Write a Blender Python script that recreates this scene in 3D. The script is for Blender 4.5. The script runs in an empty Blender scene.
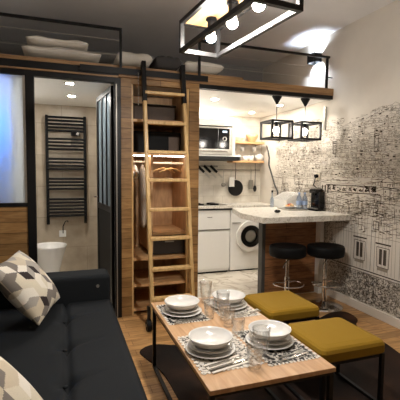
import bpy, bmesh, math, random
from mathutils import Vector, Matrix
PI = math.pi
S = bpy.context.scene
COL = S.collection

# ------------------------------------------------------------------ camera, world, exposure
def make_camera():
    yaw, pitch, roll = math.radians(19.45), math.radians(4.08), math.radians(-0.557)
    cy, sy, cp, sp = math.cos(yaw), math.sin(yaw), math.cos(pitch), math.sin(pitch)
    fwd = Vector((sy*cp, cy*cp, -sp)); right = Vector((cy, -sy, 0)); down = fwd.cross(right)
    r = math.cos(roll)*right + math.sin(roll)*down
    d = -math.sin(roll)*right + math.cos(roll)*down
    cam = bpy.data.cameras.new('camera'); o = bpy.data.objects.new('camera', cam); COL.objects.link(o)
    m = Matrix((r, -d, -fwd)).transposed().to_4x4(); m.translation = Vector((0, 0, 1.4))
    o.matrix_world = m
    cam.sensor_width = 36; cam.lens = 36*390/400; cam.clip_start = 0.02
    S.camera = o
make_camera()
W = bpy.data.worlds.new('world'); S.world = W; W.use_nodes = True
W.node_tree.nodes['Background'].inputs[0].default_value = (0.05, 0.06, 0.09, 1)
W.node_tree.nodes['Background'].inputs[1].default_value = 0.2
vs = S.view_settings
S.display_settings.display_device = 'sRGB'
vs.view_transform = 'Standard'; vs.look = 'None'; vs.gamma = 1; vs.exposure = 0.62
S.cycles.use_denoising = True
S.cycles.max_bounces = 10; S.cycles.transparent_max_bounces = 16
S.cycles.sample_clamp_indirect = 6
WARM = (1.0, 0.925, 0.82); NEUT = (1.0, 0.95, 0.885); COOL = (0.74, 0.85, 1.0)
POWER = dict(chandelier=13.5, pendant=2.6, downlight=5.6, cove=3.6, bath=5.5, sconce=5.5, blue=6.0)

# ------------------------------------------------------------------ materials
def srgb(*c):
    return tuple(((v/255)/12.92 if v/255 <= .04045 else ((v/255+.055)/1.055)**2.4) for v in c) + (1,)
MATS = {}
class NT:
    def __init__(s, name):
        s.m = bpy.data.materials.new(name); s.m.use_nodes = True
        s.t = s.m.node_tree; s.n = s.t.nodes; s.b = s.n['Principled BSDF']; s.out = s.n['Material Output']
    def node(s, typ, **kw):
        n = s.n.new(typ)
        for k, v in kw.items():
            if hasattr(n, k): setattr(n, k, v)
            else: n.inputs[k].default_value = v
        return n
    def link(s, a, b): s.t.links.new(a, b)
    def coords(s, scale=(1, 1, 1), rot=(0, 0, 0)):
        tc = s.node('ShaderNodeTexCoord'); mp = s.node('ShaderNodeMapping')
        mp.inputs['Scale'].default_value = scale; mp.inputs['Rotation'].default_value = rot
        s.link(tc.outputs['Object'], mp.inputs[0]); return mp.outputs[0]
    def ramp(s, fac, stops, interp='LINEAR'):
        r = s.node('ShaderNodeValToRGB'); r.color_ramp.interpolation = interp
        e = r.color_ramp.elements
        while len(e) < len(stops): e.new(0.5)
        for el, (p, c) in zip(e, stops): el.position = p; el.color = c
        s.link(fac, r.inputs[0]); return r.outputs[0]
    def mix(s, fac, a, b, blend='MIX'):
        n = s.node('ShaderNodeMix'); n.data_type = 'RGBA'; n.blend_type = blend
        for i, v in ((0, fac), (6, a), (7, b)):
            if hasattr(v, 'links'): s.link(v, n.inputs[i])
            else: n.inputs[i].default_value = v
        return n.outputs[2]
    def bump(s, h, strength=.2, dist=.01):
        b = s.node('ShaderNodeBump'); b.inputs['Strength'].default_value = strength; b.inputs['Distance'].default_value = dist
        s.link(h, b.inputs['Height']); s.link(b.outputs[0], s.b.inputs['Normal'])
def plain(name, col, rough=.5, metal=0, noise=.06, nscale=30, **kw):
    t = NT(name)
    nz = t.node('ShaderNodeTexNoise'); nz.inputs['Scale'].default_value = nscale; nz.inputs['Detail'].default_value = 4
    t.link(t.coords(), nz.inputs['Vector'])
    lo = tuple(c*(1-noise) for c in col[:3])+(1,); hi = tuple(min(1, c*(1+noise)) for c in col[:3])+(1,)
    t.link(t.ramp(nz.outputs['Fac'], [(.3, lo), (.7, hi)]), t.b.inputs['Base Color'])
    t.b.inputs['Roughness'].default_value = rough; t.b.inputs['Metallic'].default_value = metal
    for k, v in kw.items(): t.b.inputs[k.replace('_', ' ')].default_value = v
    return t.m
def emit(name, col, strength):
    t = NT(name); t.b.inputs['Base Color'].default_value = (.8, .8, .8, 1)
    t.b.inputs['Emission Color'].default_value = tuple(col)+(1,); t.b.inputs['Emission Strength'].default_value = strength
    return t.m
def wood(name, dark, light, stretch, rough=.45, plank=None, planes='XY', rot=0, gap=None, scale=7):
    """stretch = grain scale per axis; plank = (length, width) draws boards."""
    t = NT(name)
    v = t.coords(stretch)
    n1 = t.node('ShaderNodeTexNoise'); n1.inputs['Scale'].default_value = scale; n1.inputs['Detail'].default_value = 6; n1.inputs['Distortion'].default_value = .6
    t.link(v, n1.inputs['Vector'])
    mid = tuple((a+b)/2 for a, b in zip(dark, light))
    c = t.ramp(n1.outputs['Fac'], [(.3, dark), (.5, mid), (.68, light)])
    if plank:
        rots = {'XY': (0, 0, rot), 'XZ': (-PI/2, 0, 0), 'YZ': (0, 0, 0)}[planes]
        bv = t.coords((1, 1, 1), rots)
        br = t.node('ShaderNodeTexBrick'); br.offset = .42
        br.inputs['Scale'].default_value = 1; br.inputs['Mortar Size'].default_value = .0025
        br.inputs['Brick Width'].default_value = plank[0]; br.inputs['Row Height'].default_value = plank[1]
        br.inputs['Color1'].default_value = (.62, .62, .62, 1); br.inputs['Color2'].default_value = (1, 1, 1, 1)
        br.inputs['Mortar'].default_value = gap or (.25, .22, .2, 1)
        t.link(bv, br.inputs['Vector'])
        c = t.mix(1.0, c, br.outputs['Color'], 'MULTIPLY')
    t.link(c, t.b.inputs['Base Color'])
    t.b.inputs['Roughness'].default_value = rough
    t.bump(n1.outputs['Fac'], .12, .004)
    return t.m
def glass(name, tint=(1, 1, 1, 1), alpha=.12, rough=.02):
    t = NT(name); tr = t.node('ShaderNodeBsdfTransparent'); tr.inputs[0].default_value = tint
    gl = t.node('ShaderNodeBsdfGlossy'); gl.inputs['Roughness'].default_value = rough
    lw = t.node('ShaderNodeLayerWeight'); lw.inputs['Blend'].default_value = .35
    mt = t.node('ShaderNodeMath', operation='MULTIPLY_ADD'); mt.inputs[1].default_value = .55; mt.inputs[2].default_value = alpha*.3
    t.link(lw.outputs['Facing'], mt.inputs[0])
    mx = t.node('ShaderNodeMixShader'); t.link(mt.outputs[0], mx.inputs[0]); t.link(tr.outputs[0], mx.inputs[1]); t.link(gl.outputs[0], mx.inputs[2])
    t.link(mx.outputs[0], t.out.inputs[0]); return t.m

M = MATS
M['black'] = plain('black_metal', srgb(12, 11, 12), .45, .0, Specular_IOR_Level=.3)
M['black_matte'] = plain('black_matte', srgb(9, 9, 10), .6, Specular_IOR_Level=.2)
M['black_gloss'] = plain('black_gloss', srgb(8, 8, 9), .12)
M['wall_white'] = plain('wall_paint', srgb(214, 206, 194), .85, noise=.02, nscale=8)
M['ceil'] = plain('ceiling_paint', srgb(222, 221, 222), .9, noise=.02, nscale=5)
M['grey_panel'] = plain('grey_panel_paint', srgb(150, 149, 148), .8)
M['kwhite'] = plain('kitchen_white', srgb(238, 236, 231), .55, noise=.02)
M['appliance'] = plain('appliance_white', srgb(240, 238, 233), .28, noise=.01)
M['facade'] = wood('facade_oak', srgb(142, 102, 56), srgb(182, 140, 86), (1.2, 3, 7), .5, (1.6, .095), 'XZ', scale=5)
M['facade_dark'] = wood('bar_walnut_boards', srgb(128, 84, 50), srgb(182, 128, 82), (1.4, 4, 10), .5, (.9, .085), 'XZ', scale=5)
M['beam'] = wood('beam_oak', srgb(122, 90, 56), srgb(166, 128, 86), (1, 6, 14), .5, scale=4)
M['floor'] = wood('floor_oak', srgb(168, 122, 72), srgb(222, 174, 116), (1.1, 9, 3), .38, (.9, .09), 'XY', 0, (.4, .32, .24, 1), scale=5)
M['ladder'] = wood('ladder_beech', srgb(190, 152, 96), srgb(224, 188, 130), (9, 9, 1), .42, scale=5)
M['tabletop'] = wood('table_oak', srgb(180, 136, 94), srgb(208, 168, 126), (10, 1, 3), .4, scale=4)
M['shelfwood'] = wood('pine_shelf', srgb(186, 140, 92), srgb(220, 178, 128), (1.5, 8, 8), .5, scale=4)
M['birch'] = wood('lamp_birch', srgb(178, 136, 88), srgb(210, 170, 120), (8, 1, 8), .5, scale=3)
M['cabinet_in'] = wood('cabinet_board', srgb(176, 136, 96), srgb(208, 168, 124), (5, 5, 1.2), .55, scale=4)
M['cabinet_dark'] = plain('cabinet_brown_board', srgb(92, 76, 64), .6)  # brown of the fabric bin and the box label
M['gap_and_lid_dark'] = plain('gap_and_lid_brown', srgb(38, 30, 25), .5)  # deep brown: painted shade of the wardrobe gap, also the bin lid
M['sofa'] = plain('sofa_fabric', srgb(25, 28, 31), .8, noise=.15, nscale=220, Specular_IOR_Level=.2)
M['mustard'] = plain('mustard_felt', srgb(142, 108, 4), .9, noise=.08, nscale=260)
M['porcelain'] = plain('porcelain', srgb(222, 219, 213), .18, noise=.01)
M['linen'] = plain('white_linen', srgb(222, 214, 202), .9, noise=.03)
M['linen_dark'] = plain('charcoal_linen', srgb(62, 58, 56), .9)
M['chrome'] = plain('chrome', srgb(215, 210, 205), .14, 1, 0)
M['steel'] = plain('brushed_steel', srgb(190, 186, 178), .3, .9)
M['grey_metal'] = plain('grey_metal', srgb(150, 146, 138), .4, .6)
M['lamp_steel'] = plain('lamp_frame_steel', srgb(30, 29, 29), .5, .3)
M['edge_grey'] = plain('edge_grey_paint', srgb(72, 70, 67), .5)
M['glass'] = glass('clear_glass', (.99, .995, 1, 1), .3)
def mk_tumbler():
    t = NT('tumbler_glass'); tr = t.node('ShaderNodeBsdfTransparent'); tr.inputs[0].default_value = (.985, .99, .99, 1)
    g = t.node('ShaderNodeBsdfGlossy'); g.inputs['Roughness'].default_value = .06
    lw = t.node('ShaderNodeLayerWeight'); lw.inputs['Blend'].default_value = .45
    mt = t.node('ShaderNodeMath', operation='MULTIPLY_ADD'); mt.inputs[1].default_value = .55; mt.inputs[2].default_value = .04
    t.link(lw.outputs['Facing'], mt.inputs[0])
    mx = t.node('ShaderNodeMixShader'); t.link(mt.outputs[0], mx.inputs[0])
    t.link(tr.outputs[0], mx.inputs[1]); t.link(g.outputs[0], mx.inputs[2]); t.link(mx.outputs[0], t.out.inputs[0]); return t.m
M['tumbler'] = mk_tumbler()
M['bulbglass'] = emit('bulb_glow', NEUT, POWER['chandelier']/(PI*2*PI*.030**2))
M['pendbulb'] = emit('pendant_bulb_glow', WARM, POWER['pendant']/(PI*4*PI*.033**2))
M['kspot'] = emit('downlight_glow', WARM, POWER['downlight']/(PI*PI*.033**2))
M['bspot'] = emit('bath_downlight_glow', NEUT, POWER['bath']/(PI*PI*.033**2))
M['wardled'] = emit('wardrobe_led_glow', WARM, .35/(PI*.31*.015))
M['cove'] = emit('led_strip_glow', WARM, POWER['cove']/(PI*.9*.014))
M['sconcelight'] = emit('sconce_glow', COOL, POWER['sconce']/(PI*.0025))
M['blueled'] = emit('blue_led_glow', (.035, .25, 1), POWER['blue']/(PI*4*PI*.02**2))
M['whiteled'] = emit('shower_light_glow', NEUT, 1.4/(PI*PI*.04**2))
M['display'] = emit('display_glow', (.3, .75, 1), .8)
M['bottle'] = glass('bottle_plastic', (.72, .8, .92, 1), .5, .06)
M['blue_label'] = plain('bottle_label', srgb(150, 170, 205), .4)
M['red'] = plain('red_wrapper', srgb(176, 70, 50), .5)
M['orange'] = plain('orange_peel', srgb(206, 130, 60), .6)
M['tan'] = plain('straw_tan', srgb(196, 164, 120), .7)
M['grey_cloth'] = plain('grey_cloth', srgb(118, 106, 96), .9)
M['pale_cloth'] = plain('pale_grey_cloth', srgb(184, 172, 158), .9)
M['pan'] = plain('dark_pan', srgb(26, 25, 25), .35, .4)
M['cream'] = plain('cream_ceramic', srgb(226, 214, 192), .3)
def mk_marble(name, base, vein, scale, rough):
    t = NT(name); nz = t.node('ShaderNodeTexNoise'); nz.inputs['Scale'].default_value = scale
    nz.inputs['Detail'].default_value = 8; nz.inputs['Distortion'].default_value = 1.6
    t.link(t.coords(), nz.inputs['Vector'])
    t.link(t.ramp(nz.outputs['Fac'], [(.44, base), (.495, vein), (.53, base)]), t.b.inputs['Base Color'])
    t.b.inputs['Roughness'].default_value = rough; return t.m
M['marble_top'] = mk_marble('stone_worktop', srgb(222, 217, 207), srgb(176, 168, 154), 14, .3)
M['marble_floor'] = mk_marble('marble_floor_tile', srgb(234, 226, 212), srgb(196, 184, 166), 2.2, .25)
def mk_tile(name, c1, c2, mortar, w, h, planes, rough=.4):
    t = NT(name); rots = {'XZ': (-PI/2, 0, 0), 'YZ': (-PI/2, 0, -PI/2)}[planes]
    br = t.node('ShaderNodeTexBrick'); br.inputs['Scale'].default_value = 1; br.offset = .5
    for k, v in (('Brick Width', w), ('Row Height', h), ('Mortar Size', .003), ('Color1', c1), ('Color2', c2), ('Mortar', mortar)): br.inputs[k].default_value = v
    t.link(t.coords((1, 1, 1), rots), br.inputs['Vector'])
    nz = t.node('ShaderNodeTexNoise'); nz.inputs['Scale'].default_value = 6; nz.inputs['Detail'].default_value = 8
    t.link(t.coords(), nz.inputs['Vector'])
    t.link(t.mix(1, br.outputs['Color'], t.ramp(nz.outputs['Fac'], [(.3, (.72, .7, .66, 1)), (.7, (1, 1, 1, 1))]), 'MULTIPLY'), t.b.inputs['Base Color'])
    t.b.inputs['Roughness'].default_value = rough; return t.m
M['stone_tile'] = mk_tile('bathroom_stone_tile', srgb(182, 168, 148), srgb(198, 184, 164), srgb(158, 146, 128), .6, .4, 'XZ')
M['splash'] = mk_tile('splashback_tile', srgb(226, 219, 207), srgb(230, 224, 213), srgb(205, 199, 188), .3, .15, 'XZ', .35)
def mk_hide():
    t = NT('cowhide'); nz = t.node('ShaderNodeTexNoise'); nz.inputs['Scale'].default_value = 1.6; nz.inputs['Detail'].default_value = 3
    t.link(t.coords(), nz.inputs['Vector'])
    t.link(t.ramp(nz.outputs['Fac'], [(.35, srgb(18, 12, 10)), (.55, srgb(44, 29, 21)), (.7, srgb(92, 62, 44))]), t.b.inputs['Base Color'])
    f = t.node('ShaderNodeTexNoise'); f.inputs['Scale'].default_value = 160; t.link(t.coords((1, .3, 1)), f.inputs['Vector'])
    t.bump(f.outputs['Fac'], .4, .004); t.b.inputs['Roughness'].default_value = .7; t.b.inputs['Specular IOR Level'].default_value = .15; return t.m
M['hide'] = mk_hide()
def mk_frost():
    t = NT('frosted_glass'); a = t.node('ShaderNodeBsdfTranslucent'); a.inputs[0].default_value = (.86, .9, .92, 1)
    d = t.node('ShaderNodeBsdfDiffuse'); d.inputs[0].default_value = (.75, .76, .76, 1)
    mx = t.node('ShaderNodeMixShader'); mx.inputs[0].default_value = .25
    t.link(a.outputs[0], mx.inputs[1]); t.link(d.outputs[0], mx.inputs[2]); t.link(mx.outputs[0], t.out.inputs[0]); return t.m
M['frost'] = mk_frost()
def mk_ribbed():
    t = NT('door_glass'); tr = t.node('ShaderNodeBsdfTransparent'); tr.inputs[0].default_value = (.6, .68, .74, 1)
    d = t.node('ShaderNodeBsdfDiffuse'); d.inputs[0].default_value = (.34, .42, .47, 1)
    g = t.node('ShaderNodeBsdfGlossy'); g.inputs['Roughness'].default_value = .15
    m1 = t.node('ShaderNodeMixShader'); m1.inputs[0].default_value = .5; m2 = t.node('ShaderNodeMixShader'); m2.inputs[0].default_value = .2
    t.link(tr.outputs[0], m1.inputs[1]); t.link(d.outputs[0], m1.inputs[2]); t.link(m1.outputs[0], m2.inputs[1]); t.link(g.outputs[0], m2.inputs[2])
    t.link(m2.outputs[0], t.out.inputs[0]); return t.m
M['doorglass'] = mk_ribbed()
def mk_print(name, a, b, scale):
    t = NT(name); v = t.node('ShaderNodeTexVoronoi'); v.inputs['Scale'].default_value = scale; v.feature = 'DISTANCE_TO_EDGE'
    nz = t.node('ShaderNodeTexNoise'); nz.inputs['Scale'].default_value = scale*.9; nz.inputs['Detail'].default_value = 3
    t.link(t.coords(), nz.inputs['Vector']); t.link(t.coords((1, 1.8, 1)), v.inputs['Vector'])
    c1 = t.ramp(nz.outputs['Fac'], [(.47, a), (.5, b), (.55, b), (.575, a)], 'CONSTANT')
    t.link(c1, t.b.inputs['Base Color']); t.b.inputs['Roughness'].default_value = .8; return t.m
M['mat_print'] = mk_print('placemat_print', srgb(34, 31, 30), srgb(190, 184, 174), 34)
M['mat_print_light'] = mk_print('placemat_light_print', srgb(206, 198, 186), srgb(70, 66, 62), 40)
M['ink'] = plain('mural_ink', srgb(84, 75, 66), .9)
M['ink_mid'] = plain('mural_mid_ink', srgb(124, 114, 102), .9)
M['ink_light'] = plain('mural_thin_ink', srgb(156, 145, 130), .9)
PILLOW = [plain('pillow_'+n, srgb(*c), .9, noise=.05, nscale=200) for n, c in (('white', (232, 224, 210)), ('beige', (204, 190, 166)), ('light_grey', (170, 162, 152)), ('grey', (126, 118, 110)), ('dark', (44, 34, 32)), ('cream', (218, 208, 186)))]

# ------------------------------------------------------------------ mesh helpers
ORG = {}
class MB:
    def __init__(s): s.v = []; s.f = []; s.mi = []
    def add(s, vs_, fs, mi=0):
        k = len(s.v); s.v += [tuple(p) for p in vs_]; s.f += [tuple(i+k for i in f) for f in fs]; s.mi += [mi]*len(fs); return s
    def box(s, x0, x1, y0, y1, z0, z1, mi=0):
        v = [(x, y, z) for z in (z0, z1) for y in (y0, y1) for x in (x0, x1)]
        return s.add(v, [(0, 2, 3, 1), (4, 5, 7, 6), (0, 1, 5, 4), (2, 6, 7, 3), (0, 4, 6, 2), (1, 3, 7, 5)], mi)
    def tube(s, pts, r, n=8, mi=0, cap=True):
        pts = [Vector(p) for p in pts]; rr = r if isinstance(r, (list, tuple)) else [r]*len(pts)
        rings = []; up = None
        for i, p in enumerate(pts):
            d = (pts[min(i+1, len(pts)-1)]-pts[max(i-1, 0)]).normalized()
            if up is None:
                up = Vector((0, 0, 1)) if abs(d.z) < .9 else Vector((1, 0, 0))
            a = d.cross(up).normalized(); b = d.cross(a).normalized(); up = -b if False else up
            rings.append([p+rr[i]*(math.cos(2*PI*k/n)*a+math.sin(2*PI*k/n)*b) for k in range(n)])
        v = [q for R in rings for q in R]; f = []
        for i in range(len(pts)-1):
            for k in range(n): f.append((i*n+k, i*n+(k+1) % n, (i+1)*n+(k+1) % n, (i+1)*n+k))
        if cap: f += [tuple(range(n)), tuple(range((len(pts)-1)*n, len(pts)*n))]
        return s.add(v, f, mi)
    def bar(s, p0, p1, w, h, upv=(0, 0, 1), mi=0):
        p0, p1 = Vector(p0), Vector(p1); d = (p1-p0).normalized(); u = Vector(upv)
        a = d.cross(u).normalized()*w/2; b = a.cross(d).normalized()*h/2
        v = [p+i*a+j*b for p in (p0, p1) for i, j in ((-1, -1), (1, -1), (1, 1), (-1, 1))]
        return s.add(v, [(0, 1, 2, 3), (7, 6, 5, 4), (0, 4, 5, 1), (1, 5, 6, 2), (2, 6, 7, 3), (3, 7, 4, 0)], mi)
    def lathe(s, prof, c=(0, 0, 0), n=32, mi=0, sx=1, sy=1):
        v = []; f = []
        for r, z in prof:
            for k in range(n): v.append((c[0]+sx*r*math.cos(2*PI*k/n), c[1]+sy*r*math.sin(2*PI*k/n), c[2]+z))
        for i in range(len(prof)-1):
            for k in range(n): f.append((i*n+k, i*n+(k+1) % n, (i+1)*n+(k+1) % n, (i+1)*n+k))
        if prof[0][0] > 1e-5: f.append(tuple(reversed(range(n))))
        if prof[-1][0] > 1e-5: f.append(tuple(range((len(prof)-1)*n, len(prof)*n)))
        return s.add(v, f, mi)
    def sphere(s, c, r, n=16, mi=0, sc=(1, 1, 1)):
        v = []; f = []; m = n//2
        for i in range(m+1):
            t = PI*i/m
            for k in range(n): v.append((c[0]+sc[0]*r*math.sin(t)*math.cos(2*PI*k/n), c[1]+sc[1]*r*math.sin(t)*math.sin(2*PI*k/n), c[2]-sc[2]*r*math.cos(t)))
        for i in range(m):
            for k in range(n): f.append((i*n+k, i*n+(k+1) % n, (i+1)*n+(k+1) % n, (i+1)*n+k))
        return s.add(v, f, mi)
    def prism(s, poly, z0, z1, mi=0):
        n = len(poly); v = [(x, y, z0) for x, y in poly]+[(x, y, z1) for x, y in poly]
        f = [tuple(reversed(range(n))), tuple(range(n, 2*n))]+[(i, (i+1) % n, n+(i+1) % n, n+i) for i in range(n)]
        return s.add(v, f, mi)
    def build(s, name, mat, parent=None, bevel=0, seg=2, smooth=False, sub=0, at=None):
        me = bpy.data.meshes.new(name)
        o_ = ORG.get(parent, Vector((0, 0, 0))) if parent is not None else (Vector(at) if at else Vector((0, 0, 0)))
        me.from_pydata([(x-o_[0], y-o_[1], z-o_[2]) for x, y, z in s.v], [], s.f)
        bm = bmesh.new(); bm.from_mesh(me); bmesh.ops.remove_doubles(bm, verts=bm.verts, dist=1e-6)
        bmesh.ops.recalc_face_normals(bm, faces=bm.faces); bm.to_mesh(me); bm.free()
        mats = mat if isinstance(mat, list) else [mat]
        for q in mats: me.materials.append(q)
        if len(mats) > 1 and len(me.polygons) == len(s.mi):
            for p, i in zip(me.polygons, s.mi): p.material_index = i
        if smooth:
            for p in me.polygons: p.use_smooth = True
        ob = bpy.data.objects.new(name, me); COL.objects.link(ob)
        if parent is not None: ob.parent = parent; ORG[ob] = o_
        else:
            ob.location = o_; ORG[ob] = o_
        if bevel:
            b = ob.modifiers.new('bevel', 'BEVEL'); b.width = bevel; b.segments = seg; b.limit_method = 'ANGLE'; b.angle_limit = .6
        if sub:
            q = ob.modifiers.new('subd', 'SUBSURF'); q.levels = sub; q.render_levels = sub
        if smooth and bevel:
            pass
        return ob
def tag(o, label, cat, group=None):
    o['label'] = label; o['category'] = cat
    if group: o['group'] = group
    return o
def thing(name, label, cat, loc=(0, 0, 0), group=None, rz=0):
    o = bpy.data.objects.new(name, None); COL.objects.link(o); o.location = loc; o.rotation_euler[2] = rz
    o.empty_display_size = .1; ORG[o] = Vector(loc)
    return tag(o, label, cat, group)
def struct(o): o['kind'] = 'structure'; return o
def dup(root, loc, label, group=None, rz=None):
    r = root.copy(); COL.objects.link(r); r.location = loc
    if rz is not None: r.rotation_euler[2] = rz
    r['label'] = label
    if group: r['group'] = group
    for ch in list(root.children):
        c = ch.copy(); COL.objects.link(c); c.parent = r
        for g in list(ch.children):
            d = g.copy(); COL.objects.link(d); d.parent = c
    return r
def rounded_rect(x0, x1, y0, y1, r, n=5):
    p = []
    for cx, cy, a0 in ((x1-r, y1-r, 0), (x0+r, y1-r, PI/2), (x0+r, y0+r, PI), (x1-r, y0+r, 1.5*PI)):
        for k in range(n+1):
            a = a0+PI/2*k/n; p.append((cx+r*math.cos(a), cy+r*math.sin(a)))
    return p

# ------------------------------------------------------------------ key planes of the place
XL, XR = -0.95, 2.875          # side walls
YN, YF = -1.6, 3.71            # wall behind the viewer, front of the built-in facade
YB = 5.36                      # far wall
ZC = 2.97                      # main ceiling
ZS, ZD = 2.235, 2.345          # soffit and deck of the loft

# ------------------------------------------------------------------ room shell
struct(MB().box(XL-.1, XR+.1, YN-.1, 3.80, -.08, 0).build('floor', M['floor']))
struct(MB().box(1.25, XR+.1, 3.80, YB+.1, -.08, 0).build('floor_kitchen', M['marble_floor']))
struct(MB().box(XL-.1, 1.25, 3.80, YB+.1, -.08, 0).build('floor_bathroom', M['marble_floor']))
struct(MB().box(XL-.1, XR+.1, YN-.1, YB+.1, ZC, ZC+.08).build('ceiling', M['ceil']))
struct(MB().box(XL-.1, XL, YN-.1, YB+.1, 0, ZC).build('wall_left', M['wall_white']))
struct(MB().box(XR, XR+.1, YN-.1, YB+.1, 0, ZC).build('wall_right', M['wall_white']))
struct(MB().box(XL, XR, YN-.1, YN, 0, ZC).build('wall_near', M['wall_white']))
struct(MB().box(1.27, XR, YB, YB+.1, 0, ZS).build('wall_kitchen', M['splash']))
struct(MB().box(XL, 1.27, YB, YB+.1, 0, ZS).build('wall_bathroom', M['stone_tile']))
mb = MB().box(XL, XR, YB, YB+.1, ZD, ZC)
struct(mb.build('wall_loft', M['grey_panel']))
struct(MB().box(XR-.022, XR, YN, 3.30, 0, .085).box(XR-.022, XR, 3.30, 4.95, 0, .085).build('baseboard_right', M['wall_white'], bevel=.004))
# loft slab: deck on top, white soffit, fascia
struct(MB().box(XL, XR, YF+.04, YB, ZS+.02, ZD).build('floor_loft', M['beam']))
struct(MB().box(XL, XR, YF+.05, YB, ZS, ZS+.02).build('ceiling_soffit', M['kwhite']))
struct(MB().box(.50, XR, YF-.02, YF+.04, 2.268, ZD).build('trim_1', M['beam'], bevel=.004))
struct(MB().box(1.29, XR, YF-.012, YF+.05, ZS-.008, 2.268).build('trim_2', M['black']))
# black band over the bathroom front and thin oak lines
struct(MB().box(XL, .50, YF-.02, YF+.04, 2.272, 2.335).build('trim_3', M['black']))
struct(MB().box(XL, .50, YF-.026, YF+.04, 2.335, ZD).box(XL, .50, YF-.024, YF+.04, 2.258, 2.272).build('trim_4', M['beam']))
# bathroom walls
struct(MB().box(.56, .60, YF+.06, YB, 0, ZS).build('wall_bathroom_side', M['stone_tile']))
struct(MB().box(-.42, -.37, YF+.06, YB, 0, ZS).build('wall_light_block', M['kwhite']))  # unseen partition added to keep the blue lamp from tinting the bathroom
struct(MB().box(1.27, 1.31, YF+.06, YB, 0, ZS).build('wall_kitchen_side', M['kwhite']))
# oak panel under the frosted window
struct(MB().box(XL, -.29, YF, YF+.05, 0, 1.085).build('wall_partition', M['facade']))
# frosted window
w = struct(MB().box(XL, -.29, YF-.01, YF+.05, 2.212, 2.258).box(XL, -.29, YF-.01, YF+.05, 1.085, 1.118).box(-.905, -.865, YF-.01, YF+.05, 1.118, 2.212).build('window_1', M['black']))
MB().box(-.865, -.29, YF+.016, YF+.026, 1.118, 2.212).build('pane', M['frost'], w)
MB().box(-.31, -.29, YF-.004, YF+.04, 1.118, 2.212).build('pane_bead', M['steel'], w)
# door frame + open leaf
d = struct(MB().box(-.29, -.222, YF-.015, YF+.055, 0, 2.258).box(.462, .522, YF-.015, YF+.055, 0, 2.258).box(-.222, .462, YF-.015, YF+.055, 2.212, 2.258).build('door_1', M['black'], bevel=.003))
MB().box(.474, .484, YF-.02, YF-.015, 0, 2.2).build('frame_stop', M['grey_metal'], d)
hx, hy = .455, YF+.07; ang = math.atan2(.70, -.075); dv = Vector((math.cos(ang), math.sin(ang), 0)); nv = Vector((-dv.y, dv.x, 0))
def leaf(a0, a1, z0, z1, th=.035):
    m = MB(); P = [Vector((hx, hy, 0))+dv*a+nv*t for a in (a0, a1) for t in (-th/2, th/2)]
    return m.add([(p.x, p.y, z) for z in (z0, z1) for p in P], [(0, 1, 3, 2), (4, 6, 7, 5), (0, 4, 5, 1), (2, 3, 7, 6), (0, 2, 6, 4), (1, 5, 7, 3)])
dl = thing('door', 'black steel framed bathroom door with narrow ribbed panes, standing open inward', 'door', (hx, hy, .01))
fr = MB()
for a0, a1, z0, z1 in ((0, .05, .01, 2.2), (.65, .70, .01, 2.2), (.05, .65, 2.15, 2.2), (.05, .65, .01, .08), (.05, .65, 1.0, 1.06)): 
    q = leaf(a0, a1, z0, z1); fr.add(q.v, q.f)
for a in (.24, .45):
    q = leaf(a-.012, a+.012, 1.06, 2.15, .03); fr.add(q.v, q.f)
fr.build('frame', M['black'], dl)
for a0, a1 in ((.05, .228), (.252, .438), (.462, .65)): leaf(a0, a1, 1.06, 2.15, .006).build('pane', M['doorglass'], dl)
leaf(.05, .65, .08, 1.0, .02).build('lower_panel', M['black_matte'], dl)
h = Vector((hx, hy, 0))+dv*.655
MB().tube([(h.x-.02, h.y, 1.12), (h.x-.06, h.y, 1.12), (h.x-.06, h.y-.1, 1.12)], .008).build('handle', M['chrome'], dl)

# ------------------------------------------------------------------ lights in the ceilings
def downlight(x, y, z, mat, label, group, name='ceiling_spotlight'):
    t = thing(name, label, 'light', (x, y, z), group)
    MB().lathe([(.034, -.002), (.05, -.004), (.05, 0), (.034, 0)], (x, y, z), 24).build('trim_ring', M['chrome'], t, smooth=False)
    MB().lathe([(0, -.003), (.033, -.003), (.033, -.001), (0, -.001)], (x, y, z), 20).build('bulb', mat, t)
    return t
downlight(1.66, 4.23, ZS, M['kspot'], 'round chrome ceiling spotlight nearest the oak wardrobe post', 'kitchen ceiling spotlights')
downlight(2.50, 4.95, ZS, M['kspot'], 'round ceiling spotlight above the far kitchen shelves', 'kitchen ceiling spotlights')
downlight(2.56, 4.30, ZS, M['kspot'], 'round ceiling spotlight behind the cord of the two cage pendants', 'kitchen ceiling spotlights')
downlight(.08, 4.0, ZS, M['bspot'], 'bathroom ceiling spotlight nearest the black door frame', 'bathroom ceiling spotlights')
downlight(.11, 4.66, ZS, M['bspot'], 'bathroom ceiling spotlight closest to the towel radiator', 'bathroom ceiling spotlights')
downlight(-.62, 3.98, ZS, M['whiteled'], 'shower ceiling spotlight glowing through top of frosted window', 'bathroom ceiling spotlights')
t = thing('shower_lamp', 'blue light glowing through the frosted window', 'light', (-.485, 3.97, 1.80))
MB().sphere((-.485, 3.97, 1.80), .02, 12).build('bulb', M['blueled'], t)
MB().tube([(-.48, 3.98, 1.80), (-.43, 4.01, 1.80)], .008).tube([(-.435, 4.01, 1.80), (-.42, 4.01, 1.80)], .03, 12).build('bracket', M['chrome'], t)

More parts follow.
